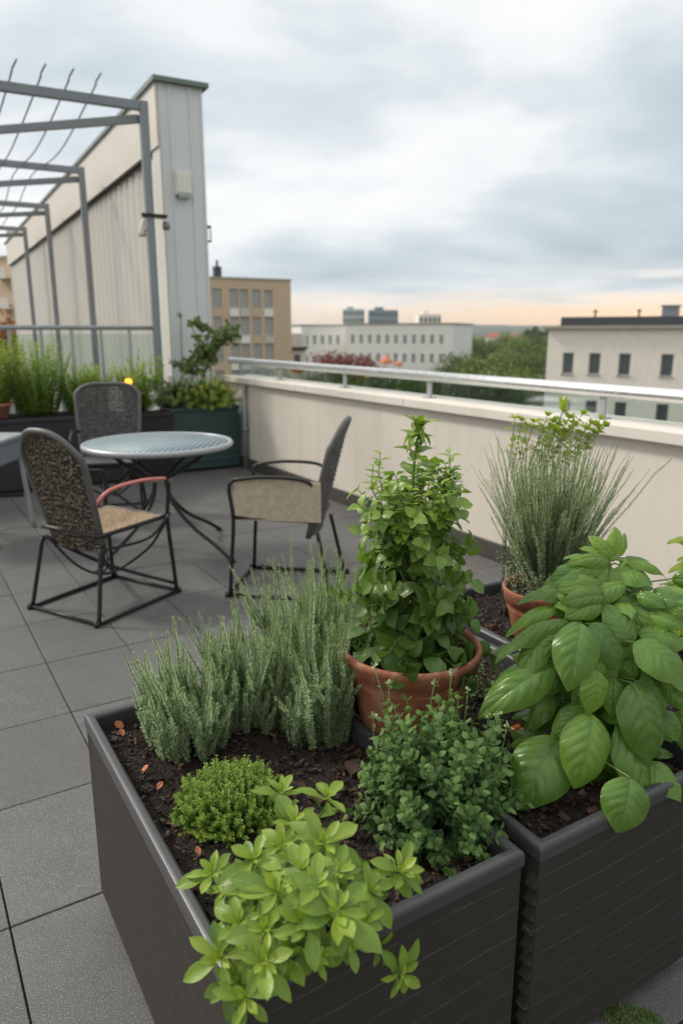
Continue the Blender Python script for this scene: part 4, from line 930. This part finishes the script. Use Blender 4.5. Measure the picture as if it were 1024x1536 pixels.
for k in range(6):
    v_=vb1-.30-.42*k; feather(P(7.17,v_,.67),.30,(.40,.62,.68,.64,.60,.5)[k],95,['low feathery bush at the right end of the long trough','tall feathery bush second from the right end of the long trough','tallest feathery bush near the middle of the long trough','feathery bush fourth from the right end of the long trough','feathery bush just inside the left edge of the photo','feathery bush cut off by the left edge of the photo'][k],LM['grass'],LL=.06)
feather(P(7.17,vb1+.22,.65),.22,.52,40,'thin yellow green bush in the short black planter',LM['grass'],None,name='thin_bush')
# little orange lamp, white ornament and clay pot among them
c=onu(193,573,6.98); e=empty('garden_light',A(c[0],c[1],.62),0,'small glowing orange garden light just above the back of the far chair','lamp')
em,nt=newmat('orange_glow'); x=nd(nt,'ShaderNodeEmission',Strength=3.); x.inputs[0].default_value=(1.,.33,.03,1); ln(nt,x.outputs[0],nt.nodes.new('ShaderNodeOutputMaterial').inputs[0])
dz=c[2]-.62; MB().lathe([(0,-.032),(.02,-.026),(.034,0),(.026,.026),(0,.034)],20,c=(0,0,dz)).build('bulb',em,e); MB().tube([A(0,0,-.0),A(0,0,dz-.03)],.008,8).build('stake',M['black'],e)
c=onu(226,578,7.15); e=empty('white_ornament',A(c[0],c[1],.655),0,'small white garden ornament in the short black planter beside the pergola post','ornament')
MB().lathe([(0,0),(.07,0),(.075,.02),(.03,.05),(.03,.09),(.06,.13),(.07,.17),(.04,.2),(.045,.24),(0,.27)],20,c=(0,0,0)).build('figure',M['white'],e)
MB().lathe([(0,.25),(.03,.26),(.035,.30),(.02,.335),(0,.34)],16).build('head',M['white'],e)
c=onu(0,600,7.0); e=empty('clay_pot',A(c[0],c[1],.675),0,'small pale clay pot on the rim of the long trough at the left edge','pot')
MB().lathe([(0,0),(.06,0),(.08,.10),(.088,.10),(.088,.125),(.074,.125),(.07,.08),(0,.08)],24).build('pot_body',M['terra'],e)
M_soilpot=MB().lathe([(0,.09),(.071,.088)],24).build('soil',M['soil'],e)
# corner trough: small tree, flower bush, red flowers
def smalltree():
    c=P(7.3,vg0+.34,.67); S=MB();L=MB()
    tips=[(300,487,1.),(330,505,1.1),(318,530,1.2),(340,498,1.),(345,510,.9),(296,540,.9),(272,545,1.),(350,500,.6),(285,560,1.),(310,548,1.)]
    tr=bez([c,onu(306,560,7.3),onu(318,540,7.3),onu(322,512,7.3)],6); S.tube(tr,np.linspace(.016,.008,len(tr)),8)
    for x,y,s in tips:
        e=onu(x,y,7.3+R.uniform(-.12,.12)); b=tr[R.integers(6,len(tr)-1)]; p=bez([b,(b+e)/2+A(0,0,.05),e],6); S.tube(p,np.linspace(.006,.002,len(p)),5)
        for j in range(int(12*s)):
            q=p[R.integers(len(p)//2,len(p))]; tt=stempath(q,R.normal(0,1,3)*A(1,1,.5)+A(0,0,.2),R.uniform(.06,.16),5,(0,0,.1)); S.tube(tt,.0018,4)
            leafy(L,TP['ovate3'],tt,6,2,lambda t:.045*R.uniform(.7,1.2),lambda t:1.,lambda t:R.random()*.6,.2,1,R.random()*6,PI/2,.5,1.,0)
    for x0,y0,x1,y1 in ((272,600,271,472),(282,545,300,512),(300,520,285,485)):
        a=onu(x0,y0,7.3); b=onu(x1,y1,7.3); S.tube([a,(a+b)/2+A(.01,0,0),b],.005,5)
        inst(L,TP['ovate3'],np.repeat(b[None],8,0),R.normal(0,1,(8,3)),R.normal(0,1,(8,3)),.05,1,.8)
    plant('small_tree',c,'small sparse tree with bent branches in the green corner trough','tree',[('trunk',S,M['stemb']),('foliage',L,LM['dkshrub'])])
smalltree()
def bush(c,r,h,n,mat,label,name,fl=None,nf=0,cat='bush',L0=.04):
    S=MB();L=MB();KS=[]
    for i in range(n):
        a=R.uniform(0,6.28); e=math.acos(1-R.random()); t_=A(math.sin(e)*math.cos(a)*r,math.sin(e)*math.sin(a)*r,math.cos(e)*h)*R.uniform(.6,1.1)
        p=stempath(c+t_*A(.2,.2,0),t_+A(0,0,.02),np.linalg.norm(t_),6,(0,0,-.1),.02); S.tube(p,.002,4)
        leafy(L,TP['ovate3'],p,9,3,lambda t:L0*(1-.3*t),lambda t:1.,lambda t:t**2*.9,.3,1,R.random()*6,1.2,.4,.8)
        if i<nf and t_[2]>h*.4:
            m=12; K=MB(); KS.append(K); inst(K,TP['ovate3'],np.broadcast_to(p[-1],(m,3)),np.stack([np.cos(np.arange(m)*.6),np.sin(np.arange(m)*.6),R.uniform(.1,.9,m)],1),A(0,0,1),.035,1.2,.5)
    pr=[('stems',S,M['stemd']),('foliage',L,mat)]
    pr+=[('flower',K,fl) for K in KS]
    return plant(name,c,label,cat,pr)
bush(P(7.26,vg1-.27,.67),.26,.30,190,LM['grass'],'rounded yellow green bush with yellow flowers in the green corner trough','flower_bush',M['yellow'],16)
bush(P(7.30,vg0+.18,.67),.22,.32,150,LM['dkshrub'],'dark red brown bush with orange flowers in the green corner trough','flower_bush',M['orange'],14)
bush(P(7.34,vg0+.52,.67),.18,.22,50,LM['dkshrub'],'dark leafy bush behind the yellow flowering bush','dark_bush')
# ================================================================= CITY
ZG=-16.
o=MB().add([(-3500,-600,ZG),(3500,-600,ZG),(3500,3500,ZG),(-3500,3500,ZG)],[(0,1,2,3)]).build('ground',simple('far_ground',(.07,.09,.045),.9,0,.3,.02)); tag(o,kind='structure')
M['asphalt']=simple('asphalt',(.055,.055,.057),.85)
o=MB().box((-70,44,ZG+.004),(90,54,ZG+.012)).build('street',M['asphalt']); tag(o,kind='structure')
# hills: rolling far ridge
def hills():
    from mathutils import noise as mn, Vector as VV
    n,mr=160,8; v=[]
    for j in range(mr):
        for i in range(n):
            a=math.radians(-55+110*i/(n-1)); d=1500+j*130; z=ZG+(16+34*(j/(mr-1)))*(.75+.35*mn.noise(VV((i*.09,j*.3,1)))+.12*mn.noise(VV((i*.45,j*.5,3))))
            if j==0: z=ZG-2
            v.append((d*math.sin(a),d*math.cos(a),z))
    m=MB(); m.add(v,[(j*n+i,j*n+i+1,(j+1)*n+i+1,(j+1)*n+i) for j in range(mr-1) for i in range(n-1)],0,smooth=False)
    o=m.build('hills',simple('far_woods',(.04,.065,.035),.95,0,.35,.03)); tag(o,kind='structure')
hills()
M['dglass']=simple('dark_pane',(.10,.12,.125),.12,0,.1,1); M['wframe']=simple('window_frame',(.33,.31,.28),.6)
M['bcream']=renderwall('facade_cream',(.80,.745,.665),(.36,.3,.24),.25); M['btan']=renderwall('facade_tan',(.56,.43,.30),(.26,.19,.12),.25); M['bwhite']=renderwall('facade_white',(.80,.79,.74),(.4,.38,.34),.3)
M['roofd']=simple('dark_roofing',(.04,.045,.055),.6); M['cornice']=simple('cornice_stone',(.33,.30,.26),.8)
M['blue']=simple('blue_grey_facade',(.20,.26,.30),.4,0,.1,.2); M['pale']=simple('pale_tower_facade',(.42,.47,.47),.5,0,.1,.2)
M['ppane']=simple('sky_painted_pane',(.34,.36,.35),.3,0,.3,.6)  # pale sky reflection of the far windows put into the pane colour
M['curtain']=simple('curtain',(.50,.50,.44),.8); M['balc']=simple('balcony_panel',(.55,.52,.47),.6)
def frame2(a,b):   # facade frame: x along a->b, y = outward normal (towards camera), z up
    d=nrm((b-a)*A(1,1,0)); n=A(d[1],-d[0],0)
    return d,n
def building(name,label,pa,pb,ztop,depth,wall,rows,zfirst,dz,cols,ww,wh,parapet=.4,roofm=None,detail=False,over=.12):
    """pa,pb world xy corners of the camera-side facade; cols = list of distances; rows downwards from zfirst (window top)"""
    e=empty(name,A((pa[0]+pb[0])/2,(pa[1]+pb[1])/2,ZG),0,label,'building'); d,n=frame2(pa,pb); W=np.linalg.norm((pb-pa)[:2]); o0=A(pa[0],pa[1],0)
    T=lambda c: o0+np.outer(c[:,0],d)+np.outer(c[:,1],n)+np.outer(c[:,2],A(0,0,1))
    # facade with real openings
    xs=sorted(set([0,W]+[c for q in cols for c in (q,q+ww)])); zs=sorted(set([ZG,ztop]+[z for r in range(rows) for z in (zfirst-r*dz,zfirst-r*dz-wh) if z>ZG]))
    m=MB()
    for i in range(len(xs)-1):
        for k in range(len(zs)-1):
            cx=(xs[i]+xs[i+1])/2; cz=(zs[k]+zs[k+1])/2
            inx=any(q<cx<q+ww for q in cols); inz=any(zfirst-r*dz-wh<cz<zfirst-r*dz for r in range(rows))
            if inx and inz: continue
            m.box((xs[i],-.30,zs[k]),(xs[i+1],0,zs[k+1]),fr=T)
    m.box((0,-depth,ZG),(W,-.301,ztop-.01),fr=T) if False else None
    m.box((0,-depth,ZG),(.3,-.301,ztop),fr=T); m.box((W-.3,-depth,ZG),(W,-.301,ztop),fr=T); m.box((.301,-depth,ZG),(W-.301,-depth+.3,ztop),fr=T)
    put(m,'wall',wall,e)
    m=MB().box((-over,-depth-over,ztop+.002),(W+over,over,ztop+.18),fr=T); 
    put(m,'cornice',M['cornice'],e)
    if parapet: 
        m=MB().box((.6,-depth+.6,ztop+.182),(W-.6,-.6,ztop+.18+parapet),fr=T); put(m,'roof',roofm or M['roofd'],e)
    # dark sheet behind the openings stands in for the shade of the rooms
    put(MB().box((.31,-.75,ZG),(W-.31,-.7,ztop-.05),fr=T),'room_shade_sheet',M['roofd'],e)
    cnt=0; first=None
    for r in range(rows):
        for q in cols:
            z1=zfirst-r*dz; z0_=z1-wh
            if z0_<ZG+1: continue
            if cnt>=98: continue
            if first is None or detail:
                m=MB(); t=.06
                f=lambda c:np.outer(c[:,0],d)+np.outer(c[:,1],n)+np.outer(c[:,2],A(0,0,1))
                m.box((0,-.22,0),(t,-.14,wh),fr=f).box((ww-t,-.22,0),(ww,-.14,wh),fr=f).box((t,-.22,wh-t),(ww-t,-.14,wh),fr=f).box((t,-.22,0),(ww-t,-.14,t),fr=f)
                if ww>.8: m.box((ww/2-.03,-.21,t),(ww/2+.03,-.15,wh-t),fr=f)
                if detail: m.box((-.08,-.1,-.08),(ww+.08,.06,-.002),fr=f)
                pm=MB().box((t,-.19,t),(ww-t,-.17,wh-t),fr=f)
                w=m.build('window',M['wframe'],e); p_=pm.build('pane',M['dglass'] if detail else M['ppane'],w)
                if detail and R.random()<.75:
                    fr_=R.uniform(.3,.9); MB().box((t+.01,-.30,t),(t+(ww-2*t)*fr_,-.28,wh-t),fr=f).build('curtain',M['curtain'],w)
                first=(w,p_)
            else:
                w=first[0].copy(); p_=first[1].copy(); col.objects.link(w); col.objects.link(p_); w.parent=e; p_.parent=w
            w.location=tuple(o0+d*q+A(0,0,z0_)-np.array(e.location)); cnt+=1
    return e,T,d,n,W
# cream block on the right
pa=onY(818,560,50); pb=onY(1130,560,43.5); 
e,T,d,n,W=building('cream_building','cream apartment block at the right with a flat dark roof and small windows',pa,pb,1.62,14,M['bcream'],4,.08,3.05,[1.05,2.75,4.6,7.1,9.35,11.6,13.5],.72,1.35,.55,detail=True,over=.35)
put(MB().box((6.35,-4,1.80),(7.3,-3.2,3.0),fr=T).box((6.27,-4.08,3.001),(7.38,-3.12,3.1),fr=T),'chimney',M['grey'],e)
for x in (2.2,5.0): put(MB().tube(T(A((x,-3,1.8),(x,-3,2.75)).reshape(2,3)),.07,8).lathe([(0,0),(.15,0),(.15,.06),(0,.2)],10,c=T(A((x,-3,2.7)).reshape(1,3))[0]),'vent_pipe',M['terra'],e)
m=MB()   # small arched balcony rail
for k in range(9):
    m.tube(T(np.array([(2.55+.2*k,.5,-5.2),(2.55+.2*k,.5,-4.3)])),.015,4)
m.tube(T(np.array([(2.5,.02,-4.3),(2.5,.5,-4.3),(4.2,.5,-4.3),(4.2,.02,-4.3)])),.03,6).box((2.5,.001,-5.3),(4.2,.52,-5.2),fr=T); put(m,'balcony',M['wframe'],e)
# tan tower block
pa=onY(310,500,72); pb=onY(437,500,76); 
e,T,d,n,W=building('tan_building','tall tan apartment block behind the clad wall with stacked white balconies',pa,pb,1.4+(498-423)/1133*74,13,M['btan'],6,5.4,2.55,[.75,2.4,3.45,4.7,5.95],.85,1.75,.0,over=.08)
put(MB().box((2.1,-4,6.45),(2.8,-3.3,7.7),fr=T).tube(T(np.array([(2.45,-3.6,7.7),(2.45,-3.6,8.3)])),.12,8),'chimney',M['roofd'],e)
put(MB().box((-2.2,-11,6.4),(.6,-6,7.3),fr=T),'roof_house',M['btan'],e)
for r in range(7):
    for q in (2.4,3.45,5.95):
        m=MB(); z=5.4-1.75-r*2.55; mm=M['bwhite'] if (r+int(q))%3 else M['balc']
        if z<-10: continue
        m.box((q-.03,.001,z-.78),(q+.88,.10,z-.02),fr=T).box((q-.05,.001,z-.02),(q+.9,.14,z+.03),fr=T); put(m,'balcony',mm,e)
# white long blocks
pa=onY(452,520,112); pb=onY(519,520,116)
building('white_building','lower white block left of the long pale block, with rows of small windows',pa,pb,1.4+(498-489)/1133*115,12,M['bwhite'],4,.9,3.0,[.6+1.35*k for k in range(5)],.6,1.3,.0,over=.15)
pa=onY(519.5,520,110); pb=onY(679,520,104)
e,T,d,n,W=building('white_building','long pale block with many small windows in the middle distance',pa,pb,1.4+(498-487)/1133*108,12,M['bwhite'],5,1.0,2.6,[.7+1.32*k for k in range(11)],.55,1.2,.0,over=.15)
def tower(name,label,x0,x1,ytop,Y,mat,nfl,nc):
    a=onY(x0,520,Y); b=onY(x1,520,Y); zt_=1.4+(498-ytop)/1133*Y*1.03; e=empty(name,A((a[0]+b[0])/2,Y,ZG),0,label,'building'); W=b[0]-a[0]
    put(MB().box((a[0],Y,ZG),(b[0],Y+14,zt_)),'wall',mat,e); put(MB().box((a[0]+W*.2,Y+3,zt_),(a[0]+W*.5,Y+8,zt_+1.2)),'roof_house',mat,e)
    h=(zt_-1)/nfl*1.
    for r in range(nfl):
        m=MB(); z=zt_-1-r*3.0
        for c in range(nc): x=a[0]+W*(c+.2)/nc; m.box((x,Y-.06,z-1.4),(x+W/nc*.6,Y-.01,z))
        put(m,'window_row',M['dglass'],e)
tower('pale_tower','pale blue grey tower block, leftmost of the far towers above the long white block',514,546,466,330,M['pale'],3,6)
tower('grey_tower','darker blue grey tower block, second of the far towers above the long white block',553,596,467,310,M['blue'],3,7)
tower('brown_tower','small brown grey block right of the two far towers',627,660,473,240,M['bcream'],2,5)
# low house with an orange awning between the tan and white blocks
a=onY(436,520,85); b=onY(455,520,85); e=empty('low_house',A((a[0]+b[0])/2,85,ZG),0,'small pale house with a red stripe between the tan block and the white block','house')
put(MB().box((a[0],85,ZG),(b[0],92,1.4-(500-498)/1133*85)),'wall',M['bcream'],e); put(MB().box((a[0]-.2,84.7,-.6),(b[0]+.2,92.2,-.25)),'roof',M['roofd'],e)
put(MB().box((a[0]+.1,84.9,-3.1),(b[0]-.1,84.99,-2.3)),'red_band',M['orange'],e); put(MB().box((a[0]+.4,84.9,-2.1),(b[0]-.4,84.99,-1.1)),'window',M['dglass'],e)
# distant brown balcony block and its autumn tree, far left
pa=onY(-40,480,62); pb=onY(33,480,58)
e,T,d,n,W=building('balcony_building','brown stepped apartment block with balconies at the far left under the pergola',pa,pb,1.4+(498-395)/1133*60,10,M['btan'],5,6.,2.7,[.6,2.0],.9,1.4,0)
for r in range(6):
    m=MB(); z=5.4-r*2.2; m.box((W-2.2,.001,z-.1),(W+.1,1.,z),fr=T).box((W-2.2,.94,z),(W+.1,1.,z+.7),fr=T); put(m,'balcony',M['balc'],e)
e=empty('annex_wall',P(24.5,VL,0),0,'pale rendered annex beyond the far end of the clad wall','building')
a=onY(20,450,24.); b=onY(62,450,24.); put(MB().box((a[0],24.,-6),(b[0],30,1.4+(498-352)/1133*24)),'wall',M['bcream'],e)
put(MB().box((a[0]+.3,23.95,1.9),(a[0]+.55,23.99,2.3)).box((a[0]+.75,23.95,2.4),(a[0]+.9,23.99,2.9)),'window',M['dglass'],e)
# trees ---------------------------------------------------------
TM=[leafmat('tree_leaf_a',(.03,.06,.014),(.11,.165,.035),(.18,.24,.05),.15,.6),leafmat('tree_leaf_b',(.05,.09,.018),(.17,.24,.045),(.25,.33,.07),.15,.6),
    leafmat('tree_leaf_c',(.02,.035,.018),(.055,.085,.035),(.1,.13,.05),.15,.6),leafmat('tree_leaf_autumn',(.12,.04,.012),(.33,.11,.03),(.42,.2,.04),.2,.6),leafmat('tree_leaf_red',(.10,.02,.02),(.22,.05,.045),(.5,.10,.04),.2,.6)]
def treeproto(mat,r,h,hc,nl=2600,name='city_tree',cat='tree',s=.26):
    e=empty(name,(0,0,0),0,'x',cat); S=MB();L=MB()
    tr=bez([A(0,0,0),A(.1,0,h*.25),A(-.1,.1,h*.5),A(0,0,h*.8)],6); S.tube(tr,np.linspace(.28,.07,len(tr)),8)
    cl=[]
    for i in range(26):
        a=R.uniform(0,6.28); e_=R.uniform(-.55,1.)*PI/2; q=R.uniform(.45,.92); c=A(math.cos(a)*math.cos(e_)*r*q,math.sin(a)*math.cos(e_)*r*q,h-hc+math.sin(e_)*hc*q*.8+hc*.1); cl.append(c)
        b=tr[R.integers(8,len(tr))]; S.tube(bez([b,(b+c)/2+A(0,0,.2),c],4),np.linspace(.08,.02,9),5)
    for c in cl:
        k=nl//26; d=nrm(R.normal(0,1,(k,3))); pos=c+d*r*.36*R.uniform(.5,1.1,(k,1))*A(1,1,.75)
        inst(L,TP['tiny'],pos,nrm(R.normal(0,1,(k,3))+d*.6),d+R.normal(0,.5,(k,3)),s*R.uniform(.6,1.4,k),1.2,R.random(k)*.5*np.clip(R.random(),0,1),R.random(k)*.7+R.random()*.3)
    put(S,'trunk',M['stemb'],e); put(L,'crown',mat,e); return e
prot=[treeproto(TM[0],4,11,4.4),treeproto(TM[1],3.6,10,4),treeproto(TM[2],4.4,12,4.8),treeproto(TM[0],3.2,12,5),treeproto(TM[1],4.5,9.5,3.6)]
used=[False]*5
reg(None)
def plant_tree(k,x,y,z,s,label,group,rz):
    if used[k]: o=copy_tree(prot[k])
    else: o=prot[k]; used[k]=True
    o.location=(float(x),float(y),float(z)); o.scale=(s,)*3; o.rotation_euler.z=rz; tag(o,label,'tree',group); return o
spots=[]
def tree_px(px,ytop,Y,k,s=1.,label=None,group='trees between the blocks'):
    hh=(11,10,12,12,9.5)[k]*s*1.02; q=onY(px,ytop,Y); plant_tree(k,q[0],q[1],q[2]-hh,s,label,group,R.uniform(0,6.28))
lab='dark green tree in the wooded strip between the white block and the cream block'
R2=np.random.default_rng(5)
# wooded slope right of the long white block
for Y,yt,n_,sp_ in ((190,500,9,17),(150,505,8,19),(120,514,8,20),(95,526,6,27),(76,546,6,28),(60,560,5,34)):
    for i in range(n_):
        x=688+sp_*i+R2.uniform(-5,5)
        if x>835: continue
        tree_px(x,yt+R2.uniform(-4,6),Y+R2.uniform(-5,5),int(R2.integers(0,5)),R2.uniform(.85,1.15),lab)
lab2='dark tree below the handrail in front of the long white block'
for Y,yt,n_,sp_ in ((90,553,12,30),(70,562,10,36),(54,575,9,40)):
    for i in range(n_):
        x=330+sp_*i+R2.uniform(-6,6); tree_px(x,yt+R2.uniform(-2,6),Y+R2.uniform(-3,3),int(R2.integers(0,4)),R2.uniform(.75,1.),lab2,'trees below the handrail')
lab3='green tree standing low in front of the cream block'
for i in range(5): tree_px(830+45*i,640+R2.uniform(0,10),38,int(R2.integers(0,4)),.8,lab3,'trees in front of the cream block')
lab4='tree far behind on the skyline left of the cream block'
for i,x in enumerate((802,822,790)): tree_px(x,487+2*i,230,3,.8,lab4,'skyline trees')
# red leaved bushes before the white blocks, and an autumn tree at far left
for x,yt,Y,s,l in ((490,528,95,.42,'dark red tree in front of the lower white block'),(545,531,92,.42,'dark red tree at the left foot of the long pale block'),):
    t=treeproto(TM[4],3.4,9,3.2,1500); q=onY(x,yt,Y); t.location=tuple(q-A(0,0,9*1.0)); t['label']=l
t=treeproto(TM[4],3.4,9,3.2,1500); q=onY(520,530,93); t.location=tuple(q-A(0,0,9.)); t['label']='dark red tree between the two white blocks'
t=treeproto(TM[3],3.4,10,4.,2000); q=onY(14,462,34); t.location=tuple(q-A(0,0,10.)); t['label']='orange brown autumn tree at the far left behind the back railing'
# orange parasols in front of the white block
for x,y,l in ((579,540,'larger orange parasol in front of the long pale block'),(420,548,'small orange parasol near the foot of the tan block'),(598,545,'smaller orange red parasol right beside the larger one')):
    q=onY(x,y,86); s=.52 if x==579 else .36; e=empty('parasol',q-A(0,0,9.),0,l,'parasol','orange parasols in the distance')
    MB().lathe([(.02,9.+.9*s),(.8*s,9+.45*s),(1.6*s,9.-.6*s),(1.55*s,9.-.75*s)],12).build('canopy',M['coral'],e); MB().tube([A(0,0,0),A(0,0,9.8)],.05,6).build('pole',M['greyl'],e)
# pale houses and white sign among the trees
for x0,x1,y0,Y,l,mt in ((762,790,503,420,'pale pink house among the far trees','bcream'),(733,752,501,400,'small white house among the far trees, left of the pink one','bwhite')):
    a=onY(x0,y0,Y); b=onY(x1,y0,Y); e=empty('far_house',A((a[0]+b[0])/2,Y,ZG),0,l,'house'); put(MB().box((a[0],Y,ZG),(b[0],Y+9,a[2]-2)),'wall',M[mt],e)
    c=(a[0]+b[0])/2; put(MB().add([(a[0]-.4,Y-.4,a[2]-2),(b[0]+.4,Y-.4,a[2]-2),(b[0]+.4,Y+9.4,a[2]-2),(a[0]-.4,Y+9.4,a[2]-2),(a[0]-.4,Y+4.5,a[2]+.5),(b[0]+.4,Y+4.5,a[2]+.5)],[(0,1,5,4),(2,3,4,5),(0,4,3),(1,2,5),(3,2,1,0)]),'roof',M['terra'],e)
    m=MB(); W=b[0]-a[0]
    for k in range(4): m.box((a[0]+W*(.1+.23*k),Y-.05,a[2]-5),(a[0]+W*(.2+.23*k),Y-.01,a[2]-3.4))
    put(m,'window_row',M['dglass'],e)
# ================================================================= HAZE
def haze():
    m,nt=newmat('haze_air'); pv=nt.nodes.new('ShaderNodeVolumePrincipled'); pv.inputs['Color'].default_value=(.93,.95,1.,1); pv.inputs['Density'].default_value=.00016; pv.inputs['Anisotropy'].default_value=.2
    ln(nt,pv.outputs[0],nt.nodes.new('ShaderNodeOutputMaterial').inputs['Volume'])
    o=MB().box((-3600,-700,ZG-1),(3600,3600,40)).build('haze',m); tag(o,kind='stuff')
haze()
